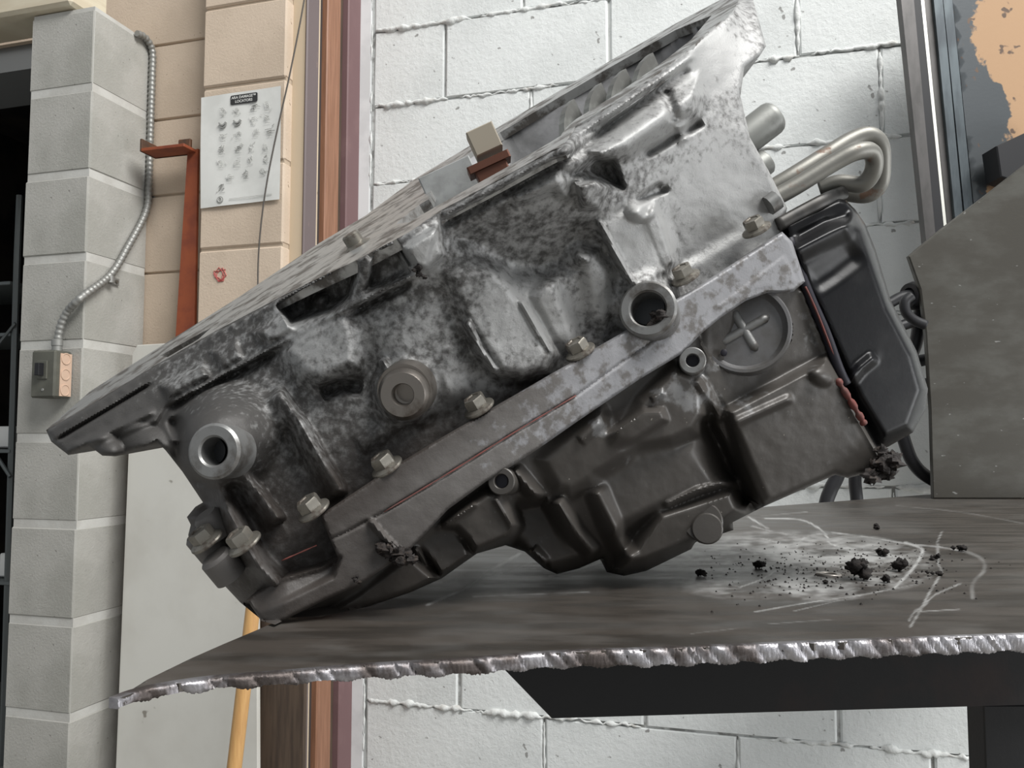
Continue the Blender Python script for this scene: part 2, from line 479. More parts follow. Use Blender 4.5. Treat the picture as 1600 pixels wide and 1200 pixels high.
strip('frame_bar', 474, 493, 0.004, 'purple_grey', -0.003)
strip('frame_rebate', 493, 506, -0.010, 'dark_gap')
strip('wood_stop', 506, 527, 0.004, 'wood_brown')
strip('frame_rebate', 527, 537, -0.008, 'plank_brown')
strip('frame_flat', 537, 557, 0.008, 'purple_paint')
tw = ts(557, 300, SR)[0]
mk('edge_strip', *bbox(SR - 0.02, S0 - 0.006, min(tw, -0.004), 0.1, 0, 2.7, 0.002), 'white_trim', tr)
rg = np.random.default_rng(3)
zc = 0.1; k = 0
while zc < 2.5:
    ln = rg.uniform(0.06, 0.2)
    mk('caulk_ridge', *lump(B(S0 - 0.004, -0.001, zc), B(S0 - 0.003, -0.001, zc + ln), 0.0035, 900 + k), 'white_mortar', tr, True)
    zc += ln + rg.uniform(0.02, 0.09); k += 1

# --- opening left of the pillar: lintel and a dark store room
lin = empty('wall_opening', B(SPL - 0.6, TBW, 0), kind='structure')
zl0 = st(20, 105, TBW)[1]; zl1 = st(20, 66, TBW)[1]
mk('lintel', *bbox(SPL - 1.2, SPL + 0.03, TBW + 0.02, TBW + 0.22, zl0, zl1), 'lintel_grey', lin)
mk('header_block', *bbox(SPL - 1.2, SPL + 0.03, TBW + 0.005, TBW + 0.2, zl1, 2.7), 'beige_block', lin)
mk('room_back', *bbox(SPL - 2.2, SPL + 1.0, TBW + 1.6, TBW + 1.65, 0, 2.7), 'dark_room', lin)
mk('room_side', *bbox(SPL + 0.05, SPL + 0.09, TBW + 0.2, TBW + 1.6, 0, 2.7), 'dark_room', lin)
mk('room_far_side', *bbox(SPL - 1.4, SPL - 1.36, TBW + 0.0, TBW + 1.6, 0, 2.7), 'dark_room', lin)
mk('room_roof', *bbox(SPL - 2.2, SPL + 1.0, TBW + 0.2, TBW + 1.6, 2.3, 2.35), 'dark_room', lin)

# ================================================================== BENCH
ZP = 0.9                                      # top of the steel plate
PN = np.array([0, 0, 1.0]); PP = np.array([0, 0, ZP])


def sd_poly(X, Y, pts):
    """signed distance, positive inside"""
    p = np.asarray(pts, float); n = len(p); best = np.full(X.shape, 1e18); ins = np.zeros(X.shape, bool)
    for i in range(n):
        a = p[i]; b = p[(i + 1) % n]; e = b - a
        wx = X - a[0]; wy = Y - a[1]
        t = np.clip((wx * e[0] + wy * e[1]) / (e @ e + 1e-12), 0, 1)
        d = (wx - t * e[0]) ** 2 + (wy - t * e[1]) ** 2
        best = np.minimum(best, d)
        c = ((a[1] > Y) != (b[1] > Y))
        xs = a[0] + (Y - a[1]) * e[0] / (e[1] if abs(e[1]) > 1e-9 else 1e-9)
        ins ^= c & (X < xs)
    d = np.sqrt(best)
    return np.where(ins, d, -d)


def d_line(X, Y, pts):
    """unsigned distance to an open polyline, side (+ right of travel in image), parameter 0..1"""
    p = np.asarray(pts, float); best = np.full(X.shape, 1e18); side = np.zeros(X.shape); par = np.zeros(X.shape)
    seg = np.linalg.norm(np.diff(p, axis=0), axis=1); cum = np.concatenate([[0], np.cumsum(seg)])
    for i in range(len(p) - 1):
        a = p[i]; e = p[i + 1] - a
        wx = X - a[0]; wy = Y - a[1]
        t = np.clip((wx * e[0] + wy * e[1]) / (e @ e + 1e-12), 0, 1)
        d = (wx - t * e[0]) ** 2 + (wy - t * e[1]) ** 2
        m = d < best
        best = np.where(m, d, best); side = np.where(m, np.sign(e[0] * wy - e[1] * wx), side)
        par = np.where(m, (cum[i] + t * seg[i]) / cum[-1], par)
    return np.sqrt(best), side, par


def sstep(x): x = np.clip(x, 0, 1); return x * x * (3 - 2 * x)


def fnoise(X, Y, scale, seed, oct=3):
    rg = np.random.default_rng(seed); out = np.zeros(X.shape); a = 1.0
    for o in range(oct):
        g = rg.random((64, 64)); x = X / scale * 2 ** o + 7.3; y = Y / scale * 2 ** o + 3.1
        xi = np.floor(x).astype(int); yi = np.floor(y).astype(int); fx = sstep(x - xi); fy = sstep(y - yi)
        G = lambda i, j: g[i % 64, j % 64]
        v = (G(xi, yi) * (1 - fx) + G(xi + 1, yi) * fx) * (1 - fy) + (G(xi, yi + 1) * (1 - fx) + G(xi + 1, yi + 1) * fx) * fy
        out += a * (v - 0.5); a *= 0.5
    return out


def resample(loop, step):
    out = []
    n = len(loop)
    for i in range(n):
        a = np.asarray(loop[i], float); b = np.asarray(loop[(i + 1) % n], float)
        k = max(1, int(round(np.linalg.norm(b - a) / step)))
        for j in range(k): out.append(a + (b - a) * j / k)
    return np.array(out)


def tri_region(loop, step, holes=(), ysc=1.0):
    """triangulated region: returns points, triangles, number of outline points"""
    loop = np.asarray(loop, float) * [1, ysc]; holes = [np.asarray(h, float) * [1, ysc] for h in holes]
    bd = resample(loop, step); nb = len(bd); pts = [bd]; edges = [(i, (i + 1) % nb) for i in range(nb)]
    off = nb
    for h in holes:
        hb = resample(h, step); pts.append(hb); edges += [(off + i, off + (i + 1) % len(hb)) for i in range(len(hb))]; off += len(hb)
    x0, y0 = loop.min(0); x1, y1 = loop.max(0)
    gx = np.arange(x0, x1, step); gy = np.arange(y0, y1, step * 0.866)
    X, Y = np.meshgrid(gx, gy); X = X + (np.arange(len(gy)) % 2)[:, None] * step * 0.5
    X = X.ravel(); Y = Y.ravel()
    k = sd_poly(X, Y, loop) > step * 0.55
    for h in holes: k &= sd_poly(X, Y, h) < -step * 0.55
    pts.append(np.stack([X[k], Y[k]], 1)); A = np.concatenate(pts)
    vo, _, fo, ov, _, _ = delaunay_2d_cdt([Vector(p) for p in A], edges, [], 0, 1e-6)
    V = np.array([[v.x, v.y] for v in vo]); T = np.array(fo)
    c = V[T].mean(1); m = sd_poly(c[:, 0], c[:, 1], loop) > 0
    for h in holes: m &= sd_poly(c[:, 0], c[:, 1], h) < 0
    T = T[m]
    cr = np.cross(V[T[:, 1]] - V[T[:, 0]], V[T[:, 2]] - V[T[:, 0]])
    T[cr > 0] = T[cr > 0][:, ::-1]                       # image y runs down: face the viewer
    V = V / [1, ysc]
    bidx = {}
    for i, o in enumerate(ov):
        for q in o:
            if q < nb: bidx[q] = i
    return V, T, [bidx[i] for i in range(nb)]


def relief(name, loop, dfun, step, mat, parent, back=0.12, shrink=0.96, smooth=42, afun=None):
    """solid casting: a modelled front surface, side walls and a closed back."""
    V, T, bi = tri_region(loop, step)
    X, Y = V[:, 0], V[:, 1]
    D = dfun(X, Y)
    W = PA(X, Y, D); n = len(W)
    bl = W[bi]; c = bl.mean(0)
    fw = np.array([0, CP, SP])
    mid = bl + fw * back * 0.35; bk = c + fw * back + (bl - c) * shrink
    if True:
        bk[:, 2] = np.maximum(bk[:, 2], ZP + 0.002); mid[:, 2] = np.maximum(mid[:, 2], ZP + 0.002)
    m = len(bi); verts = np.concatenate([W, mid, bk])
    faces = [tuple(t) for t in T]
    for i in range(m):
        j = (i + 1) % m
        faces.append((bi[i], bi[j], n + j, n + i)); faces.append((n + i, n + j, n + m + j, n + m + i))
    faces.append(tuple(n + m + i for i in range(m)))
    at = None
    if afun:
        a = afun(X, Y); at = {k: np.concatenate([v, np.repeat(v[bi], 1), v[bi]]) for k, v in a.items()}
    o = mk(name, verts, faces, mat, parent, smooth, at)
    me = o.data
    # consistent normals
    import bmesh
    bm = bmesh.new(); bm.from_mesh(me); bmesh.ops.recalc_face_normals(bm, faces=bm.faces); bm.to_mesh(me); bm.free()
    if smooth != True: me.set_sharp_from_angle(angle=math.radians(smooth))
    return o


bench = empty('steel_bench', (0.5, 0.9, 0.0), 'heavy steel workbench top with a flame cut front edge, carrying the gearbox', 'workbench')
front = [(183, 1092), (215, 1080), (260, 1070), (330, 1060), (430, 1052), (500, 1046), (560, 1041), (640, 1036), (700, 1033), (780, 1027), (850, 1021), (930, 1017), (1000, 1015), (1150, 1009), (1300, 1003), (1450, 997), (1600, 992), (1700, 988)]
rgp = np.random.default_rng(11)
fr = []
for a, b in zip(front[:-1], front[1:]):
    k = max(1, int(math.hypot(b[0] - a[0], b[1] - a[1]) / 9))
    for j in range(k):
        t = j / k; fr.append((a[0] + (b[0] - a[0]) * t, a[1] + (b[1] - a[1]) * t + rgp.normal(0, 0.9)))
fr.append(front[-1])
rear = [(1700, 773), (1600, 770), (1460, 772), (1300, 784), (1140, 796), (960, 806), (770, 815), (690, 850), (600, 888), (520, 928), (430, 972), (400, 985), (350, 1006), (300, 1028), (230, 1062)]
PLOOP = fr + rear
scr = [  # polylines of bright scrape marks on the plate: points, half width px, strength
    ([(1175, 822), (1205, 830), (1230, 835)], 2, .6), ([(1170, 808), (1200, 826)], 2.5, .7),
    ([(1195, 810), (1250, 812), (1280, 826), (1293, 840), (1295, 848), (1320, 858), (1350, 868)], 2.2, .9),
    ([(1100, 852), (1155, 852), (1180, 865)], 2, .8), ([(1190, 841), (1240, 855)], 1.6, .7),
    ([(1300, 832), (1360, 840), (1420, 850), (1470, 855), (1505, 862)], 2.2, .9), ([(1415, 848), (1438, 856), (1440, 866), (1425, 890), (1398, 918)], 3.5, 1.0),
    ([(1505, 860), (1532, 872), (1538, 890), (1520, 912), (1520, 935)], 4, .35), ([(1243, 868), (1247, 850), (1262, 838), (1290, 833)], 1.5, .9),
    ([(1398, 920), (1330, 932), (1260, 942), (1180, 956)], 1.8, .8), ([(1430, 913), (1330, 934), (1240, 955)], 1.2, .5),
    ([(1155, 918), (1190, 905), (1215, 890)], 1.8, .8), ([(1465, 850), (1466, 880), (1470, 895), (1450, 930), (1440, 950), (1422, 980)], 2.5, .7),
    ([(1500, 912), (1460, 930), (1445, 945), (1430, 955), (1420, 970)], 2.2, .7), ([(1430, 956), (1500, 952)], 1.4, .6), ([(1472, 830), (1464, 848)], 1.5, .5),
    ([(668, 945), (725, 920), (760, 895), (812, 865)], 3.4, 1.0), ([(690, 912), (720, 900)], 3, .8), ([(760, 902), (830, 880)], 3, .8), ([(728, 915), (760, 898), (800, 872)], 3, .5),
    ([(740, 932), (790, 930), (920, 925)], 2.4, .5), ([(860, 900), (900, 890), (945, 876)], 4, .7), ([(1060, 862), (1090, 880)], 6, .5),
    ([(1200, 975), (1300, 968)], 1.2, .3), ([(1080, 990), (1150, 982)], 1.2, .25), ([(1400, 790), (1500, 800), (1600, 818)], 1.5, .2), ([(1260, 800), (1190, 806)], 1.3, .4), ([(1340, 852), (1290, 847), (1190, 826)], 1.3, .4)]


def plate_attr(X, Y):
    s = np.zeros(X.shape); nzs = fnoise(X, Y * 3, 16, 3, 3)
    for pts, hw, k in scr:
        d, _, _ = d_line(X, Y * 1.6, [(a, b * 1.6) for a, b in catmull([np.array(q) for q in pts], 5)])
        s = np.maximum(s, k * (1 - sstep((d - hw * 0.25) / (hw * 1.0))) * (0.75 + 0.7 * nzs))
    # scraped, dusty patch beside the gearbox
    e = np.clip(1 - ((X - 1235) / 235) ** 2 - ((Y - 885) / 58) ** 2, 0, 1)
    nz = fnoise(X, Y * 3.5, 60, 5, 4); nz2 = fnoise(X + Y, Y * 5, 20, 8, 3)
    nz3 = fnoise(X * 0.6, Y * 4, 9, 18, 3)
    s = np.maximum(s, np.clip(np.sqrt(e) * (0.36 + 1.0 * nz + 0.7 * nz2 + 0.6 * nz3), 0, 0.75))
    e2 = np.clip(1 - ((X - 800) / 160) ** 2 - ((Y - 905) / 30) ** 2, 0, 1)
    s = np.maximum(s, np.clip(np.sqrt(e2) * (0.10 + 0.5 * nz), 0, 0.3))
    s = np.maximum(s, np.clip(0.10 * fnoise(X, Y * 8, 90, 15, 4) + 0.01, 0, .08))
    return {'tint': s}


V, T, bi = tri_region(PLOOP, 3.3, ysc=2.0)
D = hdepth(V[:, 0], V[:, 1], PP, PN)
W = PA(V[:, 0], V[:, 1], D); nW = len(W)
low = W[bi] - [0, 0, 0.0034]
fc = [tuple(t) for t in T]
for i in range(len(bi)):
    j = (i + 1) % len(bi); fc.append((bi[j], bi[i], nW + i, nW + j))
fc.append(tuple(nW + i for i in range(len(bi))))
pa = plate_attr(V[:, 0], V[:, 1])['tint']
mk('plate', np.concatenate([W, low]), fc, 'plate', bench, 30, {'tint': np.concatenate([pa, pa[bi] * 0]), 'bare': np.concatenate([pa * 0, pa[bi] * 0])})

# rough flame-cut face along the front edge: scalloped drag marks
eV = []; eF = []
prev = None
fp = catmull([np.array(q, float) for q in front], 40)
fp3 = [hit(q[0], q[1] + 0.3, PP, PN) for q in fp]
cum = np.concatenate([[0], np.cumsum([np.linalg.norm(b - a) for a, b in zip(fp3[:-1], fp3[1:])])])
tot = cum[-1]; NS = 900; rge = np.random.default_rng(21)
sc_pos = np.cumsum(rge.uniform(0.004, 0.017, 400)); sc_amp = rge.uniform(0.0003, 0.0017, 400); sc_slant = rge.uniform(-0.5, 0.9, 400)
rowsz = [0.0003, -0.0012, -0.0028, -0.0045, -0.0060, -0.0070]
for i in range(NS):
    s = tot * i / (NS - 1)
    j = min(np.searchsorted(cum, s), len(fp3) - 1); j = max(j, 1)
    t = (s - cum[j - 1]) / (cum[j] - cum[j - 1] + 1e-9); p = fp3[j - 1] + (fp3[j] - fp3[j - 1]) * t
    tan = fp3[j] - fp3[j - 1]; tan /= np.linalg.norm(tan); outw = np.array([tan[1], -tan[0], 0]); 
    if outw[1] > 0: outw = -outw
    pxh = 0.55 + 0.6 * min(1, s / (tot * 0.55))
    for r, dz0 in enumerate(rowsz):
        dz = dz0 * pxh
        ss = s + dz * 0.9
        q = min(np.searchsorted(sc_pos, ss), 399); lo_ = sc_pos[q - 1] if q else 0; u = (ss - lo_) / (sc_pos[q] - lo_ + 1e-9)
        prof = (sc_amp[q] * (1 - (2 * u - 1) ** 2) - 0.0006 * (u > .93)) * min(1, s / 0.03)
        edge = (0.0010 if r in (0, len(rowsz) - 1) else 0.0)
        zz = dz + (0.0007 * math.sin(s * 310) + rge.normal(0, .0002) if r == len(rowsz) - 1 else rge.normal(0, .0001) if r else 0)
        eV.append(p + outw * (0.0008 + prof - edge + rge.normal(0, 0.00012)) + np.array([0, 0, zz]))
    b_ = p - outw * 0.004
    eV.append(b_ + np.array([0, 0, rowsz[-1] * pxh])); eV.append(b_ + np.array([0, 0, 0.0003]))
R_ = len(rowsz) + 2
for i in range(NS - 1):
    for r in range(R_):
        r2 = (r + 1) % R_; eF.append((i * R_ + r, i * R_ + r2, (i + 1) * R_ + r2, (i + 1) * R_ + r))
eF.append(tuple(range(R_))); eF.append(tuple((NS - 1) * R_ + r for r in range(R_ - 1, -1, -1)))
mk('cut_edge', eV, eF, 'cut_edge', bench, 60)

# black channel under the plate with its end cut at an angle, and a leg
db = 0.50
zt = ZP - 0.0095
pb0 = P(862, 1123, db); pb1 = P(1720, 1099, db)
zlow = pb0[2]
tdir = np.array([P(785, 1045, db)[0] - pb0[0], 0, P(785, 1045, db)[2] - pb0[2]])
top_l = pb0 + tdir * ((zt - zlow) / tdir[2])
yb = pb0[1]
chan = [(top_l[0], yb, zt), (pb0[0], yb, zlow), (pb1[0], yb, pb1[2]), (pb1[0], yb, zt)]
mk('channel', *prism(chan, (0, 0.05, 0), 0.001), 'beam_black', bench)
lx0 = P(1556, 1108, db)[0]; lx1 = P(1740, 1108, db)[0]
mk('leg', *prism([(lx0, yb + 0.012, 0), (lx1, yb + 0.012, 0), (lx1, yb + 0.012, zlow + 0.006), (lx0, yb + 0.012, zlow + 0.006)], (0, 0.02, 0), 0.002), 'beam_black', bench)

mk('added_rear_rail', *prism([(0.855, 1.606, ZP - 0.05), (1.14, 1.606, ZP - 0.05), (1.14, 1.606, ZP), (0.855, 1.606, ZP)], (0, 0.085, 0)), 'beam_black', bench)  # added unseen rail: column and panel end here so low light passes under

# ================================================================== GEARBOX
gb = empty('gearbox', (0.05, 0.6, ZP), 'grimy cast aluminium gearbox tilted on its side on the steel bench', 'gearbox')


def D0(X):                                  # face of the joint flange: right end stands farther away
    return 1.0 / (2.203 - (X - 430) * 0.000475)


# mating plane of the bell housing
TL = P(72, 672, .55); TR = P(1160, -10, .66); TM = P(690, 328, .48)
FNn = np.cross(TR - TL, TM - TL); FNn /= np.linalg.norm(FNn)
if FNn[2] > 0: FNn = -FNn                   # into the case
AX = -FNn                                   # out of the bell opening
rimN = [(72, 672), (130, 640), (240, 572), (330, 521), (430, 468), (480, 443), (560, 405), (640, 362), (690, 328), (780, 280), (862, 235), (878, 229), (888, 214), (898, 198), (960, 160), (1030, 112), (1082, 72), (1112, 45), (1145, 18), (1160, -10)]
far = [(1125, 0), (1055, 37), (950, 97), (867, 146), (781, 197), (732, 229), (646, 281), (571, 337), (500, 379), (375, 463), (240, 548), (140, 612)]
bandtop = [(390, 930), (440, 880), (500, 805), (545, 775), (600, 738), (700, 678), (760, 643), (900, 562), (985, 512), (1050, 470), (1100, 442), (1222, 362)]


class Rel:
    """height in mm towards the viewer, built from polygons, ridges and bumps"""
    def __init__(s, X, Y, h): s.X, s.Y, s.h = X, Y, h

    def add(s, pts, hgt, bl): s.h = s.h + hgt * sstep(sd_poly(s.X, s.Y, pts) / bl); return s

    def addo(s, pts, hgt, bl): s.h = s.h + hgt * sstep(sd_poly(s.X, s.Y, pts) / bl * 0.5 + 0.5); return s

    def lev(s, pts, lv, bl, gx=0, gy=0):
        p = np.mean(np.asarray(pts, float), 0)
        m_ = sstep(sd_poly(s.X, s.Y, pts) / bl * 0.5 + 0.5)
        s.h = s.h * (1 - m_) + (lv + gx * (s.X - p[0]) + gy * (s.Y - p[1])) * m_; return s

    def ridge(s, pts, hgt, wl_, wr_, end=0.12, pw=1.0):
        d, sd, t = d_line(s.X, s.Y, pts)
        wd = np.where(sd < 0, wl_, wr_)
        f_ = sstep(1 - d / wd) ** pw * sstep(t / end + 0.15) * sstep((1 - t) / end + 0.15)
        s.h = s.h + hgt * f_; return s

    def bump(s, cx, cy, rx, ry, ang, hgt, pw=1.0):
        a = math.radians(ang); dx = s.X - cx; dy = s.Y - cy
        u = (dx * math.cos(a) + dy * math.sin(a)) / rx; v = (-dx * math.sin(a) + dy * math.cos(a)) / ry
        q = np.clip(1 - u * u - v * v, 0, 1)
        s.h = s.h + hgt * q ** pw; return s


def edge_round(h, sd, r, depth):
    q = np.clip(sd / r, 0, 1)
    return h - depth * (1 - np.sqrt(np.clip(1 - (1 - q) ** 2, 0, 1)))


bell_loop = rimN + [(1175, -6), (1197, 72), (1188, 86), (1163, 105), (1157, 150), (1172, 215), (1200, 265), (1230, 325), (1224, 348), (1216, 385), (1110, 475), (1050, 525), (910, 605), (770, 690), (630, 790), (565, 865), (500, 915), (440, 955), (408, 968), (375, 941), (319, 881), (302, 862), (294, 836), (298, 820), (292, 808), (305, 792), (317, 785), (285, 737), (259, 704), (245, 690), (225, 699), (210, 702), (195, 708), (180, 713), (160, 712), (148, 703), (140, 697), (107, 711), (80, 690)]


def bell_depth(X, Y):
    dr, _, _ = d_line(X, Y, rimN); db_, _, _ = d_line(X, Y, bandtop)
    # depth of the rim at the nearest rim point
    p = np.asarray([q for q in catmull([np.array(r_, float) for r_ in rimN], 6)])
    dd = hdepth(p[:, 0], p[:, 1], TL, FNn)
    wsum = np.zeros(X.shape); acc = np.zeros(X.shape)
    for (a, b), z_ in zip(p, dd):
        w_ = 1.0 / ((X - a) ** 2 + (Y - b) ** 2 + 30.0) ** 2
        wsum += w_; acc += w_ * z_
    Dr = acc / wsum
    t = db_ / (db_ + dr + 1e-6)
    tt = t ** 1.35
    base = (D0(X) + 0.026) * (1 - tt) + Dr * tt
    R = Rel(X, Y, np.zeros(X.shape))
    # ---- rim: mating flange with lobes on the left, thin lip on the right
    R.lev([(105, 712), (72, 672), (240, 572), (330, 521), (480, 443), (690, 328), (662, 432), (640, 433), (450, 530), (262, 633), (245, 660), (110, 708)], 4, 5)
    R.add([(243, 601), (320, 560), (335, 590), (262, 632)], 7, 14)
    R.add([(322, 548), (372, 525), (385, 562), (345, 585)], 4, 12)
    R.add([(385, 520), (455, 478), (468, 520), (420, 545)], 6, 14)
    R.lev([(437, 478), (470, 458), (556, 412), (560, 430), (545, 465), (520, 486), (455, 505)], -24, 7)
    R.bump(500, 470, 16, 12, -30, 8)
    R.lev([(578, 400), (618, 382), (640, 425), (600, 445), (572, 452)], -9, 10)
    R.add([(622, 385), (690, 338), (702, 400), (672, 432), (645, 425)], 10, 16)
    R.ridge([(615, 372), (645, 418)], -7, 5, 5)
    R.lev([(560, 412), (585, 400), (575, 448), (540, 478), (520, 490), (548, 462)], 3, 8)
    R.ridge([(110, 702), (245, 640)], 4, 10, 10); R.ridge([(85, 690), (190, 628), (240, 598)], -5, 5, 5)
    R.ridge([(262, 633), (450, 531), (640, 432)], 5, 8, 5, .05)
    R.ridge([(264, 640), (452, 540), (645, 440)], -6, 7, 12, .05)
    R.bump(165, 700, 30, 24, 10, 10); R.bump(225, 690, 40, 30, 20, 6)
    # ---- right lip
    R.ridge([(690, 338), (780, 290), (862, 245), (885, 238), (900, 212), (960, 172), (1030, 124), (1085, 85)], 6, 12, 8, .02)
    R.ridge([(688, 352), (780, 305), (866, 258), (905, 235), (962, 188), (1030, 140), (1080, 105)], -6, 8, 14, .04)
    R.bump(884, 236, 16, 12, -30, 7)
    # ---- bulges of the bell on the right
    R.add([(905, 232), (960, 192), (1040, 140), (1095, 105), (1112, 150), (1100, 188), (1050, 215), (990, 255), (930, 268)], 15, 34)
    R.ridge([(1040, 140), (1055, 190)], -5, 14, 14)
    R.ridge([(1100, 190), (1050, 218), (1005, 245)], -8, 10, 12)
    R.add([(1050, 195), (1078, 180), (1080, 220), (1058, 232)], 5, 12)
    R.add([(790, 300), (870, 258), (895, 275), (895, 320), (860, 310), (800, 330)], 8, 22)
    R.lev([(898, 272), (930, 248), (958, 252), (972, 292), (950, 284), (915, 272)], -20, 9)
    R.add([(896, 285), (930, 275), (955, 290), (940, 330), (905, 332)], 11, 12)
    R.ridge([(690, 352), (730, 335), (800, 300)], 3, 20, 20)
    R.lev([(715, 372), (800, 335), (880, 320), (930, 345), (950, 400), (905, 405), (850, 430), (800, 430), (760, 405)], -9, 22, 0.0, -0.14)
    # ---- smooth web at the right end
    R.lev([(1058, 262), (1110, 190), (1165, 205), (1228, 322), (1180, 352), (1062, 418), (1040, 350), (1030, 300)], -2, 13, 0.02, -0.02)
    R.ridge([(1036, 288), (1000, 312), (1046, 292)], -7, 10, 10)
    R.ridge([(1190, 130), (1195, 215), (1225, 300)], 2, 16, 12)
    # ---- block beside the upper boss
    R.lev([(940, 352), (975, 332), (1000, 325), (1012, 345), (1040, 425), (1012, 445), (988, 448), (960, 400)], 6, 9, 0.05, 0.04)
    R.lev([(1006, 345), (1022, 320), (1036, 352), (1052, 408), (1040, 428), (1028, 405)], 8, 6, 0.03, .0)
    R.ridge([(934, 342), (952, 375), (980, 430), (1000, 452)], 9, 7, 9, .1)
    R.bump(1000, 330, 26, 20, 0, 8)
    # ---- middle: big boss and its neighbour
    R.lev([(698, 428), (722, 416), (755, 414), (782, 424), (806, 452), (838, 502), (868, 556), (858, 580), (815, 592), (778, 585), (745, 535), (718, 490)], 13, 17, 0.03, 0.05)
    R.ridge([(728, 498), (750, 545), (778, 584)], 9, 8, 16)
    R.ridge([(812, 466), (845, 525), (868, 556)], 6, 12, 8)
    R.lev([(828, 462), (850, 444), (868, 440), (878, 470), (895, 510), (902, 542), (882, 552), (862, 530)], 7, 12)
    R.lev([(905, 400), (935, 392), (952, 430), (962, 480), (945, 520), (925, 500), (915, 450)], 5, 14)
    R.bump(905, 398, 30, 22, -20, 6)
    # ---- left bulges
    R.lev([(436, 552), (450, 520), (490, 500), (545, 478), (560, 520), (565, 575), (530, 588), (505, 602), (470, 590)], 10, 22, 0.02, 0.04)
    R.lev([(560, 500), (620, 474), (690, 478), (720, 520), (735, 570), (700, 610), (650, 590), (600, 560)], 6, 26, 0.0, 0.06)
    R.ridge([(500, 612), (530, 600), (568, 602)], -12, 14, 22)
    R.ridge([(598, 560), (612, 590)], 10, 10, 12)
    R.bump(515, 608, 6, 5, 0, 4)
    R.lev([(270, 690), (262, 645), (330, 610), (400, 585), (440, 610), (450, 660), (420, 690), (380, 660), (330, 650), (300, 690)], 2, 20)
    R.lev([(372, 640), (395, 620), (430, 630), (440, 665), (420, 695), (392, 690)], 7, 18)
    # ---- ribs on the left
    R.ridge([(430, 606), (470, 660), (505, 720), (538, 776)], 17, 14, 36, .08)
    R.ridge([(374, 735), (405, 770), (440, 817)], 16, 14, 34, .12)
    R.ridge([(338, 745), (352, 790), (380, 845), (405, 885), (440, 920)], 17, 26, 26, .06)
    R.ridge([(268, 650), (290, 700), (320, 760)], -8, 20, 16)
    R.ridge([(560, 700), (640, 640)], 5, 26, 26)
    R.ridge([(640, 655), (700, 620), (740, 600)], 4, 30, 30)
    R.ridge([(760, 646), (800, 622)], 8, 8, 8)
    R.h = R.h * 1.25
    D = base - R.h / 1000.0
    for (cx, cy, r, lv, bl) in ((360, 680, 60, 10, 34), (342, 700, 50, 4, 16), (631, 612, 44, 4, 18), (630, 615, 38, -1, 8), (1016, 476, 44, -2, 24)):
        m_ = sstep((r - np.hypot(X - cx, Y - cy)) / bl * 0.5 + 0.5)
        D = D * (1 - m_) + np.minimum(D, D0(X) + lv / 1000.0) * m_
    for (cx, cy, r) in ((333, 705, 24), (1012, 482, 27), (629, 617, 22)):
        D = np.where(np.hypot(X - cx, Y - cy) < r, D0(X) + 0.05, D)
    R.h = (base - D) * 1000.0
    R.h += 1.3 * fnoise(X, Y, 46, 31) + 0.5 * fnoise(X, Y, 13, 32)
    sd = sd_poly(X, Y, bell_loop)
    h = R.h
    sdl = np.where((X < 420) & (Y > 690), sd + 60 * sstep((285 - X) / 40), 1e3)
    h = edge_round(h, sdl, 55, 42)
    h = edge_round(h, sd, 7, 4)
    return np.minimum(base - h / 1000.0, plate_lim(X, Y))


def plate_lim(X, Y):
    d = hdepth(X, Y, PP + [0, 0, 0.0015], PN)
    return np.where(d > 0, d, 9.0)


def bell_attr(X, Y):
    # grime lies thick by the joint flange at the left, castings are bare towards the upper right
    g = 1 / (1 + np.exp(-(Y - (760 - 0.30 * (X - 300)) + 60 * fnoise(X, Y, 60, 40)) / 26))
    bare = 0.25 + 0.30 * (X - 300) / 900 + 0.10 * fnoise(X, Y, 120, 41)
    # barer, brighter patches on and around the bulges and ribs
    for cx, cy, rx, ry, k in ((1000, 200, 110, 50, .25), (1000, 370, 60, 70, .45), (800, 500, 70, 100, .35), (875, 500, 40, 70, .35), (500, 540, 80, 60, .3), (640, 520, 80, 60, .2), (930, 450, 40, 60, .25), (1130, 330, 110, 120, .22), (850, 300, 60, 40, .2), (480, 700, 60, 90, .15), (660, 400, 40, 50, .4), (1100, 90, 80, 70, .35), (440, 500, 40, 30, .25), (290, 590, 50, 30, .2), (370, 800, 50, 70, .25), (740, 600, 70, 60, .15), (415, 880, 40, 40, .3), (700, 620, 60, 60, .2)):
        bare = bare + k * np.clip(1 - ((X - cx) / rx) ** 2 - ((Y - cy) / ry) ** 2, 0, 1)
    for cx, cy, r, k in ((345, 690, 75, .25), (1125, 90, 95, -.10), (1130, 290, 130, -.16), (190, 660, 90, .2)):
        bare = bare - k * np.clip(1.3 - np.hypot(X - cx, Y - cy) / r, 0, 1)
    return {'bare': np.clip(bare, 0, 1), 'tint': np.clip(g, 0, 0.85)}


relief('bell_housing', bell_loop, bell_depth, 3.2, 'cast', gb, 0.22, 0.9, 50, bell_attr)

# ---- joint flange (two halves of the case meet here)
band_loop = [(500, 805), (545, 775), (600, 738), (700, 678), (760, 643), (900, 562), (960, 527), (985, 512), (1032, 520), (1052, 470), (1100, 442), (1222, 362), (1238, 378), (1258, 440), (1240, 455), (1200, 457), (1165, 470), (1125, 497), (1095, 522), (1065, 553), (1000, 592), (900, 660), (840, 702), (800, 728), (760, 752), (700, 796), (672, 826), (637, 862), (560, 915), (507, 938), (450, 966), (430, 976), (408, 970), (385, 937), (440, 905), (500, 888), (528, 872)]
seam = [(440, 876), (495, 852), (540, 832), (600, 800), (700, 740), (800, 678), (900, 618), (1000, 545), (1045, 515)]


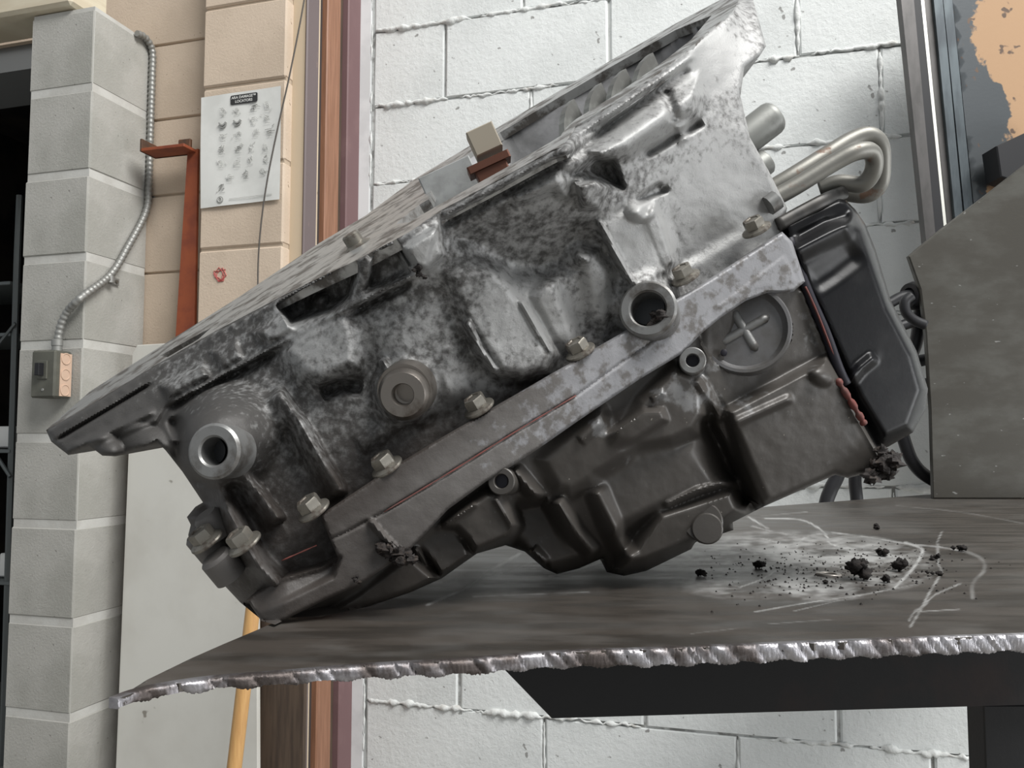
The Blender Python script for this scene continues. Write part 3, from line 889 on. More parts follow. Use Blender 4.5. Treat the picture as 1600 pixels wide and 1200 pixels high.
def band_depth(X, Y):
    R = Rel(X, Y, np.zeros(X.shape))
    R.ridge(seam, -1.6, 4, 4, .02)
    R.ridge([(576, 810), (600, 838), (640, 878)], 6, 7, 9)
    R.lev([(385, 937), (440, 905), (500, 888), (530, 872), (520, 900), (440, 940), (400, 958)], -7, 6, 0, 0.15)
    R.lev([(1120, 480), (1225, 400), (1245, 440), (1180, 452), (1128, 480)], 0.8, 3)
    R.h += 0.35 * fnoise(X, Y, 20, 51) + 0.6 * fnoise(X, Y, 90, 52)
    sd = sd_poly(X, Y, band_loop)
    h = edge_round(R.h, sd, 5, 3)
    h = h - 10 * sstep((450 - X) / 60)
    return np.minimum(D0(X) - h / 1000.0, plate_lim(X, Y))


def band_attr(X, Y):
    bare = 0.12 + 0.42 * sstep((X - 600) / 380) + 0.16 * fnoise(X, Y, 50, 55)
    tint = np.clip(0.75 - 0.95 * sstep((X - 480) / 420) + 0.3 * fnoise(X, Y, 40, 56), 0, 0.8)
    d, _, _ = d_line(X, Y, bandtop)
    tint = np.clip(tint + 0.35 * (1 - sstep(d / 45)) * sstep((1000 - X) / 200), 0, .85)
    return {'bare': np.clip(bare, 0, 1), 'tint': tint}


relief('joint_flange', band_loop, band_depth, 3.2, 'band', gb, 0.05, 0.985, 50, band_attr)

# ---- lower gear case
case_loop = [(430, 965), (500, 925), (560, 895), (640, 838), (760, 735), (900, 645), (1060, 540), (1120, 485), (1180, 455), (1250, 440), (1262, 470), (1300, 560), (1340, 648), (1392, 736), (1380, 745), (1345, 742), (1325, 747), (1305, 742), (1190, 793), (1145, 816), (1146, 828), (1128, 834), (1118, 830), (1086, 848), (1080, 858), (1010, 892), (975, 900), (948, 894), (942, 872), (905, 888), (870, 897), (850, 888), (820, 862), (790, 852), (745, 865), (690, 904), (640, 926), (575, 948), (500, 964)]
bandlow = [(430, 965), (560, 900), (700, 796), (800, 728), (900, 660), (1065, 553), (1125, 497), (1200, 457), (1255, 445)]
casebot = [(500, 974), (570, 965), (640, 930), (690, 903), (790, 852), (870, 897), (960, 895), (1010, 892), (1090, 845), (1190, 793), (1380, 745)]


def case_depth(X, Y):
    d1, _, _ = d_line(X, Y, bandlow); d2, _, _ = d_line(X, Y, casebot)
    t = d1 / (d1 + d2 + 1e-6)
    R = Rel(X, Y, -20 - 60 * t ** 2.2)
    # right box with the round cover
    R.lev([(1095, 490), (1180, 450), (1255, 440), (1345, 655), (1400, 745), (1190, 800), (1155, 720), (1132, 640), (1100, 600)], -18, 9, 0.0, -0.03)
    R.lev([(1135, 642), (1215, 600), (1290, 560), (1318, 600), (1395, 740), (1200, 790), (1170, 725)], -8, 10, 0.0, -0.09)
    R.ridge([(1256, 450), (1300, 556), (1345, 650), (1394, 738)], 6, 13, 13, .02)
    R.bump(1283, 588, 22, 16, 25, 8)
    R.bump(1165, 515, 72, 68, 0, -5, 0.15)
    R.ridge([(1140, 665), (1200, 638), (1240, 620)], 5, 12, 10)
    R.ridge([(1100, 650), (1125, 700), (1150, 760), (1165, 790)], -24, 16, 20, .06)
    # lug cluster under the flange
    R.lev([(1000, 625), (1055, 572), (1085, 585), (1100, 612), (1102, 648), (1085, 676), (1050, 692), (1000, 700), (960, 695)], -9, 13, 0.03, -0.06)
    R.ridge([(1088, 590), (1120, 640), (1128, 660)], 10, 14, 12)
    R.lev([(932, 688), (1005, 640), (1036, 640), (1042, 656), (1000, 684), (960, 708), (944, 706)], -1, 6, 0.0, -0.15)
    R.ridge([(1018, 625), (1038, 612)], 5, 8, 8)
    R.lev([(842, 718), (900, 668), (940, 640), (960, 690), (990, 698), (982, 722), (940, 745), (892, 772), (868, 765)], -12, 15, 0.02, -0.10)
    R.ridge([(905, 690), (940, 655)], 5, 12, 14)
    R.lev([(935, 745), (1000, 705), (1085, 692), (1118, 740), (1145, 755), (1040, 792), (960, 830)], -30, 16, 0, -0.05)
    R.ridge([(1035, 792), (1090, 766), (1152, 750)], 7, 9, 9, .1)
    R.lev([(1030, 800), (1145, 762), (1160, 800), (1080, 850), (1010, 880), (965, 890)], -34, 12, 0, -0.12)
    # middle: posts and hollows
    R.ridge([(802, 732), (828, 762), (855, 792)], 18, 16, 18, .1)
    R.lev([(800, 790), (850, 780), (875, 830), (905, 868), (860, 888), (820, 858)], -58, 12)
    R.ridge([(868, 778), (900, 830), (932, 868)], 20, 18, 22)
    R.ridge([(930, 760), (955, 820), (985, 880)], 16, 22, 26)
    R.ridge([(830, 858), (852, 882)], 10, 14, 14)
    # left block, recess and ribs
    R.lev([(688, 826), (712, 800), (758, 768), (786, 764), (802, 790), (810, 820), (797, 842), (742, 866), (728, 845), (712, 828)], -7, 11, 0.03, -0.05)
    R.ridge([(772, 776), (800, 822), (798, 840)], 4, 10, 8)
    R.lev([(655, 850), (690, 822), (712, 828), (728, 850), (736, 868), (690, 900)], -22, 6)
    R.ridge([(648, 855), (666, 880), (686, 904)], 12, 6, 7, .05)
    R.lev([(560, 925), (640, 866), (688, 904), (620, 945), (540, 972), (480, 972)], -20, 10, 0, -0.1)
    R.ridge([(690, 822), (745, 785)], 6, 8, 8)
    R.h += 0.8 * fnoise(X, Y, 50, 61) + 0.25 * fnoise(X, Y, 12, 62)
    sd = sd_poly(X, Y, case_loop)
    h = edge_round(R.h, sd, 10, 8)
    return np.minimum(D0(X) - h / 1000.0, plate_lim(X, Y))


def case_attr(X, Y):
    bare = 0.10 + 0.15 * fnoise(X, Y, 60, 65)
    for cx, cy, rx, ry, k in ((1090, 600, 50, 70, .42), (940, 665, 40, 30, .35), (790, 790, 30, 50, .2), (1170, 640, 60, 40, .2), (1030, 620, 40, 30, .3), (1270, 520, 25, 90, .35), (1000, 740, 80, 40, .12)):
        bare = bare + k * np.clip(1 - ((X - cx) / rx) ** 2 - ((Y - cy) / ry) ** 2, 0, 1)
    tint = np.clip(0.45 * sstep((900 - X) / 350) + 0.3 * fnoise(X, Y, 60, 66), 0, .7)
    return {'bare': np.clip(bare, 0, 1), 'tint': tint}


relief('gear_case', case_loop, case_depth, 3.2, 'case', gb, 0.16, 0.94, 50, case_attr)

# ---- black pressed-steel end cover
cov_loop = [(1226, 350), (1262, 332), (1310, 310), (1322, 313), (1337, 328), (1352, 350), (1368, 390), (1392, 470), (1432, 548), (1450, 608), (1446, 640), (1426, 676), (1388, 698), (1362, 706), (1330, 640), (1296, 560), (1262, 480), (1240, 405)]


def cov_depth(X, Y):
    R = Rel(X, Y, np.full(X.shape, -22.0))
    sd = sd_poly(X, Y, cov_loop)
    R.lev([(1232, 384), (1290, 352), (1330, 338), (1350, 356), (1392, 478), (1430, 552), (1446, 610), (1424, 670), (1380, 690), (1340, 625), (1275, 480)], -8, 12, 0.01, -0.01)
    R.ridge([(1236, 396), (1275, 376), (1315, 356), (1335, 352)], 7, 16, 26, .15)
    R.ridge([(1245, 372), (1290, 348), (1330, 338)], -4, 10, 10, .1)
    R.ridge([(1262, 450), (1300, 425), (1345, 390)], -5, 34, 26, .25)
    R.ridge([(1325, 600), (1345, 575), (1368, 556)], 6, 14, 14)
    R.h = edge_round(R.h, sd, 9, 6)
    return D0(X) - R.h / 1000.0


cv = relief('end_cover', cov_loop, cov_depth, 3.2, 'black_paint', gb, 0.15, 0.97, 40)
cv['label'] = 'black pressed steel end cover'


def onD(px, py, h): return P(px, py, float(D0(px)) - h / 1000.0)


# gasket and red sealant round the cover
g1 = [onD(*q) for q in ((1232, 372, -16), (1248, 420, -14), (1268, 470, -12), (1290, 520, -10), (1310, 575, -9), (1322, 600, -9))]
mk('gasket', *sweep(catmull(g1, 5), 0.0034, 8), 'gasket', gb, True)
g2 = [onD(*q) for q in ((1258, 448, -9), (1264, 460, -8), (1278, 492, -7), (1292, 528, -7), (1303, 556, -7))]
mk('sealant_bead', *sweep(catmull(g2, 5), 0.0008, 6), 'red_seal', gb, True)
g3 = [onD(*q) for q in ((1308, 592, -3), (1316, 606, -2), (1330, 628, -2), (1342, 648, -2), (1350, 662, -3))]
mk('sealant_bead', *sweep(catmull(g3, 5), [0.0014 + 0.0014 * abs(math.sin(k * 0.7 + .3 * math.sin(k * 2.1))) for k in range(21)], 7), 'red_seal', gb, True)
for a, b in ((0, 2), (3, 7)):
    sm = [onD(q[0], q[1], 0.2) for q in seam[a:b]]
    if a == 0: sm = [onD(q[0], q[1], -8 if q[0] < 520 else 0.2) for q in seam[0:2]]
    mk('sealant_bead', *sweep(catmull(sm, 8), [0.00025 + 0.0003 * abs(math.sin(k * 0.9)) for k in range((len(sm) - 1) * 8 + 1)], 6), 'red_seal', gb, True)

# ---- mating flange ring, far wall of the bell and its fins
fx = TR - TL; fx /= np.linalg.norm(fx); fy = np.cross(FNn, fx)


def f2(q): h = hit(q[0], q[1], TL, FNn) - TL; return (float(h @ fx), float(h @ fy))


opening = [(618, 350), (640, 347), (677, 325), (700, 312), (780, 268), (860, 222), (876, 212), (886, 198), (900, 186), (960, 149), (1030, 101), (1080, 62), (1112, 24), (1055, 47), (950, 107), (867, 156), (781, 207), (740, 235), (700, 262), (674, 296), (670, 311), (655, 320)]
slot = [(480, 408), (540, 376), (552, 372), (540, 388), (500, 410)]
slot2 = [(250, 556), (300, 528), (330, 512), (310, 530), (262, 558)]
ring = [f2(q) for q in rimN + far]
V, T, bi = tri_region(ring, 0.02, [[f2(q) for q in opening], [f2(q) for q in slot2]])
W3 = [TL + fx * a + fy * b for a, b in V]
Vn = len(W3)
TH = 0.007
allv = W3 + [p_ + FNn * TH for p_ in W3]
ff = [tuple(t) for t in T] + [tuple(t[::-1] + Vn) for t in T]
ec = {}
for t in T:
    for a, b in ((t[0], t[1]), (t[1], t[2]), (t[2], t[0])):
        ec[(int(a), int(b))] = 1
for (a, b) in ec:
    if (b, a) not in ec: ff.append((b, a, a + Vn, b + Vn))
mk('mating_flange', allv, ff, 'machined', gb, 30)
farin = [(1085, 36), (1055, 47), (950, 107), (867, 156), (781, 207), (740, 235), (700, 262), (655, 292)]
farout = [(1090, 20), (1055, 37), (950, 97), (867, 146), (781, 197), (732, 229), (690, 257), (646, 283)]
i3 = catmull([hit(q[0], q[1], TL, FNn) for q in farin], 6); o3 = catmull([hit(q[0], q[1], TL, FNn) for q in farout], 6)
nn = len(i3); HW = 0.085
vv = [p_ + FNn * 0.004 for p_ in i3] + [p_ + FNn * HW for p_ in i3] + [p_ + FNn * 0.004 for p_ in o3] + [p_ + FNn * HW for p_ in o3]
ff = []
for k in range(nn - 1):
    ff += [(k, k + 1, nn + k + 1, nn + k), (2 * nn + k + 1, 2 * nn + k, 3 * nn + k, 3 * nn + k + 1), (nn + k, nn + k + 1, 3 * nn + k + 1, 3 * nn + k), (k + 1, k, 2 * nn + k, 2 * nn + k + 1)]
ff += [(0, nn, 3 * nn, 2 * nn), (nn - 1, 2 * nn + nn - 1, 3 * nn + nn - 1, 2 * nn - 1)]
mk('bell_far_wall', vv, ff, 'bell_inside', gb, True)
# curved fins standing in the bell
cen = hit(800, 250, TL, FNn)
for (px, py) in ((886, 152), (928, 127), (966, 105), (1008, 80)):
    rt = hit(px, py, TL, FNn) + FNn * 0.004
    inw = cen - rt; inw -= FNn * (inw @ FNn); inw /= np.linalg.norm(inw); inw = 0.93 * inw - 0.36 * fx
    tn = np.cross(FNn, inw)
    prof = []
    for k in range(9):
        a = k / 8 * math.pi / 2
        prof.append((0.042 * math.sin(a), 0.055 * (1 - math.cos(a))))
    p_ = [rt - inw * 0.004] + [rt + inw * u + FNn * v for u, v in prof] + [rt + FNn * 0.09, rt - inw * 0.004 + FNn * 0.09]
    mk('fin', *prism([q - tn * 0.0022 for q in p_], tn * 0.0044), 'shaft', gb)

# ---- bosses, plugs and bolts
WN = np.array([-0.235, -0.972, 0.0]); WN /= np.linalg.norm(WN)


def boss(px, py, h, ro, ri, ln, mat, axis=WN, ch=0.0015, deep=0.03, name='boss'):
    c = onD(px, py, h)
    return mk(name, *lathe(c, axis, [(ro * 0.98, -ln), (ro, -ch), (ro - ch, 0), (ri + ch * 0.7, 0), (ri, -ch * 0.8), (ri * 0.97, -deep), (0.0005, -deep)], 40), mat, gb, 40)


b2 = boss(333, 705, 4, 0.0150, 0.0076, 0.020, 'boss_steel', (-0.16, -0.98, 0.02))
mk('bore', *lathe(onD(333, 705, -12), (-0.16, -0.98, 0.02), [(0.0075, 0), (0.0075, 0.0005)], 32), 'hole_dark', b2)
b1 = boss(1012, 482, 9, 0.0178, 0.0108, 0.04, 'boss_steel', (-0.30, -0.95, 0.08))
mk('bore', *lathe(onD(1012, 482, -10), (-0.30, -0.95, 0.08), [(0.0107, 0), (0.0107, 0.0005)], 32), 'hole_dark', b1)
b4 = boss(1082, 563, 2, 0.0085, 0.0042, 0.03, 'boss_steel', (-0.2, -0.97, 0.05), 0.0006)
b3 = boss(783, 752, 0, 0.0082, 0.0042, 0.03, 'case', (-0.2, -0.97, 0.05), 0.0006)
for b_, q in ((b4, (1082, 563)), (b3, (783, 752))):
    mk('bore', *lathe(onD(q[0], q[1], -5), (-0.2, -0.97, 0.05), [(0.0041, 0), (0.0041, 0.0005)], 24), 'gasket', b_)
# hex-socket filler plug
fpz = mk('filler_plug', *lathe(onD(629, 617, 7), (-0.06, -0.98, -0.16), [(0.0155, -0.02), (0.0155, -0.0075), (0.0148, -0.0065), (0.0148, -0.0045), (0.0140, -0.0030), (0.0132, -0.0010), (0.0125, 0), (0.0066, 0), (0.0062, -0.0008), (0.0058, -0.0075), (0.0005, -0.0085)], 44), 'plug_steel', gb, 35)
fpz['label'] = 'round steel filler plug with a socket'
mk('plug_boss', *lathe(onD(631, 611, 0), (-0.12, -0.96, -0.22), [(0.0168, -0.012), (0.0162, -0.002), (0.0156, 0), (0.0005, 0)], 36), 'plug_steel', gb, 35, )
# round cover with a cross rib
pc = onD(1163, 514, -13)
pax = np.array([-0.22, -0.97, 0.06]); pax /= np.linalg.norm(pax)
cvp = mk('round_cover', *lathe(pc, pax, [(0.0305, -0.012), (0.0305, 0.0005), (0.0295, 0.0022), (0.0275, 0.0022), (0.0265, -0.001), (0.0245, -0.003), (0.0005, -0.0022)], 56), 'plug_grey', gb, 35)
u_ = onD(1206, 492, -13) - onD(1128, 528, -13); u_ -= pax * (u_ @ pax); u_ /= np.linalg.norm(u_); v_ = np.cross(pax, u_)
for a_, b_, L_ in ((u_, v_, 0.0185), (v_, u_, 0.0165)):
    base = pc - pax * 0.004
    bar = []
    for k in range(14):
        t = k / 13 * 2 - 1; bar.append(base + a_ * (t * L_))
    mk('cross_rib', *sweep(bar, [0.0036 * min(1, (1 - abs(k / 13 * 2 - 1)) * 6 + 0.45) for k in range(14)], 8), 'boss_steel', cvp, True)
mk('stamped_dot', *lathe(onD(1131, 551, -16.6), pax, [(0.0022, -0.002), (0.0022, 0.0006), (0.0017, 0.0009)], 20), 'gasket', cvp, 40)
# small blanking plug low on the case
mk('blanking_plug', *lathe(onD(1105, 826, -26), (-0.15, -0.97, 0.1), [(0.0105, -0.02), (0.0105, -0.001), (0.0095, 0), (0.0005, 0.0004)], 32), 'case', gb, 40)
mk('blanking_plug', *lathe(onD(1098, 815, -30), (-0.15, -0.97, 0.1), [(0.0135, -0.02), (0.0135, -0.001), (0.0125, 0), (0.0005, 0.0004)], 32), 'case', gb, 40)


def hexbolt(c, axis, r, hh, rot):
    x, y, a = frame(axis); V = []; Fc = []
    v1, f1 = lathe(c, axis, [(r * 1.38, 0), (r * 1.42, 0.0008), (r * 1.38, 0.0018), (r * 1.05, 0.0030), (r * 0.9, 0.0034)], 28)
    rings = [(r, 0.002), (r, hh * 0.86), (r * 0.90, hh), (r * 0.62, hh), (r * 0.56, hh * 0.93)]
    for q, h in rings:
        for k in range(6):
            t = rot + k * math.pi / 3; V.append(c + a * h + x * q * math.cos(t) + y * q * math.sin(t))
    for i in range(len(rings) - 1):
        for k in range(6): Fc.append((i * 6 + k, i * 6 + (k + 1) % 6, (i + 1) * 6 + (k + 1) % 6, (i + 1) * 6 + k))
    Fc.append(tuple(range(5, -1, -1))); Fc.append(tuple(len(V) - 6 + k for k in range(6)))
    return join((v1, f1), (V, Fc))


for (px, py, h, rot) in ((325, 848, -24, .3), (384, 852, -3, .2), (492, 800, -6, .5), (606, 732, -7, .45), (750, 640, -7, .35), (908, 552, -7, .6), (1072, 436, -8, .15), (1183, 361, -8, .25)):
    bo = mk('bolt', *hexbolt(onD(px, py, h), AX + np.array([0.0, 0.0, 0.0]), 0.0070, 0.0092, rot), 'bolt', gb, 30)
# lugs carrying the end bolts at the lower left
for (px, py, h, r) in ((335, 868, -24, 0.0095), (320, 803, -34, 0.008), (309, 832, -36, 0.009)):
    c = onD(px, py, h)
    mk('bolt_lug', *lathe(c, AX, [(r, -0.016), (r, -0.002), (r * 0.8, 0.0)], 24), 'band', gb, 40, )

# bits on the flange: dowel, clip, studs
def fpt(px, py, up): return hit(px, py, TL, FNn) + AX * up


mk('dowel', *lathe(fpt(558, 384, -0.004), AX, [(0.010, 0), (0.010, 0.004), (0.006, 0.006), (0.006, 0.012), (0.005, 0.013)], 24), 'bolt', gb, 35)
mk('dowel', *lathe(fpt(432, 452, -0.004), AX, [(0.009, 0), (0.009, 0.003), (0.004, 0.003), (0.004, -0.001)], 24), 'machined', gb, 35)
# clip with copper sleeve and tan end block inside the opening
cc = P(764, 258, 0.56)
uu = (P(800, 245, 0.56) - P(735, 275, 0.56)); uu /= np.linalg.norm(uu)
vv_ = np.cross(uu, np.array([0, 1, 0.1])); vv_ /= np.linalg.norm(vv_)
if vv_[2] < 0: vv_ = -vv_
ww = np.cross(uu, vv_)
if ww[1] < 0: ww = -ww


def obox(c, a, b, d, la, lb, ld, bev=0.0008):
    p_ = [c - a * la - b * lb - d * ld, c + a * la - b * lb - d * ld, c + a * la + b * lb - d * ld, c - a * la + b * lb - d * ld]
    return prism(p_, d * 2 * ld, bev)


clip = mk('copper_clip', *join(obox(cc, uu, vv_, ww, 0.0150, 0.0026, 0.010), obox(cc - vv_ * 0.006, uu, vv_, ww, 0.0112, 0.005, 0.008), obox(cc - vv_ * 0.0125, uu, vv_, ww, 0.0150, 0.0022, 0.010)), 'copper', gb)
mk('tan_block', *obox(P(757, 222, 0.565), uu, vv_, ww, 0.0095, 0.0088, 0.009), 'tan_plastic', clip)
mk('pale_guide', *obox(P(706, 290, 0.60), uu, vv_, ww, 0.020, 0.014, 0.004), 'clear_plastic', gb)

# ---- shaft stub and bent tubes at the right end
dA = 0.62
a_ = P(1150, 228, dA); b_ = P(1211, 181, dA)
ax_ = (b_ - a_); L_ = np.linalg.norm(ax_)
mk('shaft_stub', *lathe(a_, ax_, [(0.0128, -0.02), (0.0128, L_ - 0.004), (0.0120, L_ - 0.001), (0.0105, L_ + 0.0006), (0.0005, L_ + 0.0008)], 36), 'shaft', gb, 40)
a_ = P(1180, 265, dA); b_ = P(1199, 250, dA); ax_ = b_ - a_; L_ = np.linalg.norm(ax_)
mk('shaft_stub', *lathe(a_, ax_, [(0.010, -0.02), (0.010, L_ - 0.002), (0.0085, L_), (0.0005, L_ + .0003)], 28), 'shaft', gb, 40)
t1 = [P(*q) for q in ((1200, 298, .60), (1240, 274, .60), (1290, 243, .605), (1330, 219, .61), (1358, 211, .612), (1376, 226, .615), (1379, 258, .62), (1375, 288, .625), (1355, 305, .63), (1318, 302, .635), (1285, 298, .64))]
mk('bent_tube', *sweep(catmull(t1, 7), 0.0064, 14, 0.9), 'tube_steel', gb, True)
t2 = [P(*q) for q in ((1205, 312, .58), (1245, 290, .58), (1300, 256, .58), (1335, 238, .58), (1358, 236, .585), (1366, 250, .59), (1362, 272, .595), (1345, 288, .60), (1310, 286, .605), (1280, 296, .61))]
mk('bent_tube', *sweep(catmull(t2, 7), 0.0062, 14, 1.0), 'tube_steel', gb, True)
mk('bracket_strap', *sweep(catmull([P(*q) for q in ((1215, 352, .57), (1255, 330, .575), (1290, 312, .58), (1320, 300, .60))], 5), 0.0048, 8, 0.5), 'tube_dark', gb, True)
mk('stud', *sweep([P(1200, 322, .563), P(1214, 312, .563)], 0.007, 10), 'boss_steel', gb, 40)


# ---- clumps of old grease stuck on the casting
def clump(c, r, seed, n=5, flat=0.7):
    rg = np.random.default_rng(seed); parts = []
    for k in range(n):
        cc_ = np.asarray(c) + rg.normal(0, r * 0.55, 3) * [1, 1, flat * .8]; rr = r * rg.uniform(0.35, 0.75)
        V = []; Fc = []; A, Bn = 7, 9
        for i in range(A + 1):
            for j in range(Bn):
                th = math.pi * i / A; ph = 2 * math.pi * j / Bn
                q = rr * (1 + 0.28 * rg.normal())
                V.append(cc_ + q * np.array([math.sin(th) * math.cos(ph), math.sin(th) * math.sin(ph), flat * math.cos(th)]))
        for i in range(A):
            for j in range(Bn):
                Fc.append((i * Bn + j, (i + 1) * Bn + j, (i + 1) * Bn + (j + 1) % Bn, i * Bn + (j + 1) % Bn))
        parts.append((V, Fc))
    return join(*parts)


mk('grease_clump', *clump(P(1392, 722, D0(1380) + 0.004), 0.009, 1, 9, 0.8), 'grime', gb, 50)
mk('grease_clump', *clump(P(1372, 735, D0(1375) + 0.004), 0.008, 8, 7, 0.8), 'grime', gb, 50)
mk('grease_clump', *clump(onD(612, 860, 3), 0.007, 2, 8), 'grime', gb, 50)
mk('grease_clump', *clump(onD(628, 872, 2), 0.006, 3, 6), 'grime', gb, 50)
mk('grease_clump', *clump(onD(1030, 502, 6), 0.008, 4, 7), 'grime', gb, 50)
mk('grease_clump', *clump(onD(560, 905, 1), 0.003, 5, 5), 'grime', gb, 50)
mk('grease_clump', *clump(onD(658, 425, 12), 0.003, 6, 5), 'grime', gb, 50)

# ================================================================== LOOSE DIRT ON THE BENCH
def onP(px, py): return hit(px, py, PP, PN)


clumps = [(1187, 888, 0.0052, 5, .55, 'long flat crumb of black grease beside the gearbox foot'), (1345, 905, 0.0066, 9, .85, 'largest crumbly lump of black grease on the bench plate'),
          (1408, 893, 0.0050, 7, .8, 'knobbly black grease lump beside the bright curved scrape mark'), (1376, 869, 0.0046, 6, .6, 'low spread of black grease crumbs behind the largest lump'),
          (1386, 911, 0.0036, 4, .8, 'small round black crumb in front of the largest grease lump'), (1371, 828, 0.0040, 4, .8, 'lone black crumb far back on the bench plate near the guard'),
          (1461, 900, 0.0034, 4, .7, 'small black crumb lying on the long scratch right of the scrape'), (1501, 861, 0.0044, 4, .7, 'black crumb at the end of the long straight scratch'),
          (1456, 876, 0.0034, 4, .7, 'pair of tiny black crumbs behind the scratch'), (1290, 912, 0.0028, 4, .5, 'flat dark crumb just in front of the washer'),
          (1093, 900, 0.0034, 4, .8, 'pointed dark chip under the lower edge of the gearbox')]
for i, (px, py, r, n, fl_, lab) in enumerate(clumps):
    c = onP(px, py); v, f = clump(c + [0, 0, 0], r, 100 + i, n, fl_)
    v = np.asarray(v); v[:, 2] += ZP - v[:, 2].min() - 0.0004
    tag(mk('dirt_clump', v, f, 'dirt', None, True), lab, 'dirt', 'lumps of grease on the bench')
rgc = np.random.default_rng(77); parts = []
for k in range(420):
    while True:
        px = rgc.normal(1290, 110); py = rgc.normal(888, 24)
        if 1100 < px < 1590 and py > 845 and py < 960: break
    c = onP(px, py); r = rgc.uniform(0.0004, 0.0013)
    parts.append(([c + [r, 0, 0], c + [-r * .6, r, 0], c + [-r * .5, -r, 0], c + [0, 0, r * 1.1]], [(0, 1, 3), (1, 2, 3), (2, 0, 3), (0, 2, 1)]))
tag(mk('dirt_crumbs', *join(*parts), 'dirt'), 'fine black crumbs scattered over the scraped part of the bench', 'dirt', kind='stuff')
wc = onP(1295, 899)
tag(mk('washer', *lathe(wc, (0.05, 0, 1), [(0.0092, 0.0), (0.0092, 0.0012), (0.0088, 0.0016), (0.0062, 0.0016), (0.0058, 0.0012), (0.0058, 0.0)], 40, closed=True), 'washer', None, 35), 'thin metal washer lying flat among the crumbs', 'washer')

# ================================================================== THINGS AROUND THE PILLAR
def bpt(px, py, t): s_, z_ = st(px, py, t); return B(s_, t, z_)


# flexible metal conduit: down the pillar's side, then across its front to the box
cpts = []
for px, py in ((214, 52), (228, 60), (238, 80), (242, 120), (241, 170), (239, 230), (238, 290)):
    t_, z_ = ts(px, py, SPR + 0.010); cpts.append(B(SPR + 0.010, min(t_, PBACK - 0.012), z_))
for px, py in ((228, 330), (200, 385), (172, 430)):
    t_, z_ = ts(px, py, SPR + 0.010); cpts.append(B(SPR + 0.010, t_, z_))
for px, py in ((128, 464), (106, 486), (94, 512), (89, 545)):
    cpts.append(bpt(px, py, TP - 0.018))
path = catmull(cpts, 26)
con = empty('flexible_conduit', cpts[-1], 'ribbed metal conduit running down the grey pillar to the switch box', 'conduit')
dl = 0; rad = []
for k, q in enumerate(path):
    if k: dl += np.linalg.norm(q - path[k - 1])
    rad.append(0.0082 + 0.0016 * (1 if math.sin(dl * 2 * math.pi / 0.0125) > 0 else -1))
# resample finely so the ribs read
fine = []; cum2 = np.concatenate([[0], np.cumsum([np.linalg.norm(b - a) for a, b in zip(path[:-1], path[1:])])])
P3 = np.array(path); S_ = np.arange(0, cum2[-1], 0.0031)
fine = np.stack([np.interp(S_, cum2, P3[:, k]) for k in range(3)], 1)
mk('sheath', *sweep(list(fine), [0.0078 + (0.0016 if (k // 2) % 2 else 0) for k in range(len(fine))], 12), 'conduit', con, 50)
mk('connector', *lathe(bpt(89, 549, TP - 0.018), (0, 0, 1), [(0.011, -0.004), (0.011, 0.012), (0.0125, 0.013), (0.0125, 0.026), (0.010, 0.028)], 20), 'conduit', con, 35)
for (px, py, fc_) in ((240, 306, 'side'), (168, 437, 'side')):
    t_, z_ = ts(px, py, SPR + 0.003)
    c = B(SPR + 0.010, t_, z_)
    mk('strap', *join(lathe(c, (0, 0, 1), [(0.0108, -0.008), (0.0108, 0.008)], 16), obox(c + E2 * 0.022 - E1 * 0.006, E2, EZ, E1, 0.014, 0.008, 0.0015)), 'conduit', con, 35)
    mk('screw', *lathe(c + E2 * 0.026 - E1 * 0.004, E1, [(0.005, 0), (0.004, 0.003)], 12), 'bolt', con)

# switch box
s0b, z1b = st(49, 548, TP - 0.05); s1b, z0b = st(84, 621, TP - 0.05)
sw = empty('switch_box', B((s0b + s1b) / 2, TP, z0b), 'grey steel switch box with pinkish knockouts on the pillar', 'switch box')
mk('box_body', *bbox2(s0b, s1b, TP - 0.05, TP, z0b, z1b, 0.004), 'box_grey', sw)
mk('side_plate', *bbox(s1b - 0.001, s1b + 0.0015, TP - 0.036, TP - 0.003, z0b + 0.004, z1b - 0.006), 'knockout', sw)
for k in range(3):
    zc = z0b + 0.018 + k * (z1b - z0b - 0.036) / 2
    mk('knockout_disc', *lathe(B(s1b + 0.001, TP - 0.021, zc), E1, [(0.0135, 0), (0.0135, 0.0022), (0.0115, 0.0026), (0.0108, 0.0012), (0.0005, 0.0014)], 24), 'knockout', sw, 30)
cs = (s0b + s1b) / 2
mk('toggle', *obox(B(cs, TP - 0.058, (z0b + z1b) / 2 + 0.01), E1, EZ, E2, 0.006, 0.014, 0.009), 'black_rubber', sw)
mk('toggle_plate', *bbox2(cs - 0.014, cs + 0.014, TP - 0.053, TP - 0.049, (z0b + z1b) / 2 - 0.012, (z0b + z1b) / 2 + 0.03, 0.001), 'box_grey', sw)
mk('cover_screw', *lathe(B(cs + 0.002, TP - 0.05, z0b + 0.018), -E2, [(0.0035, 0), (0.003, 0.0015)], 12), 'conduit', sw)

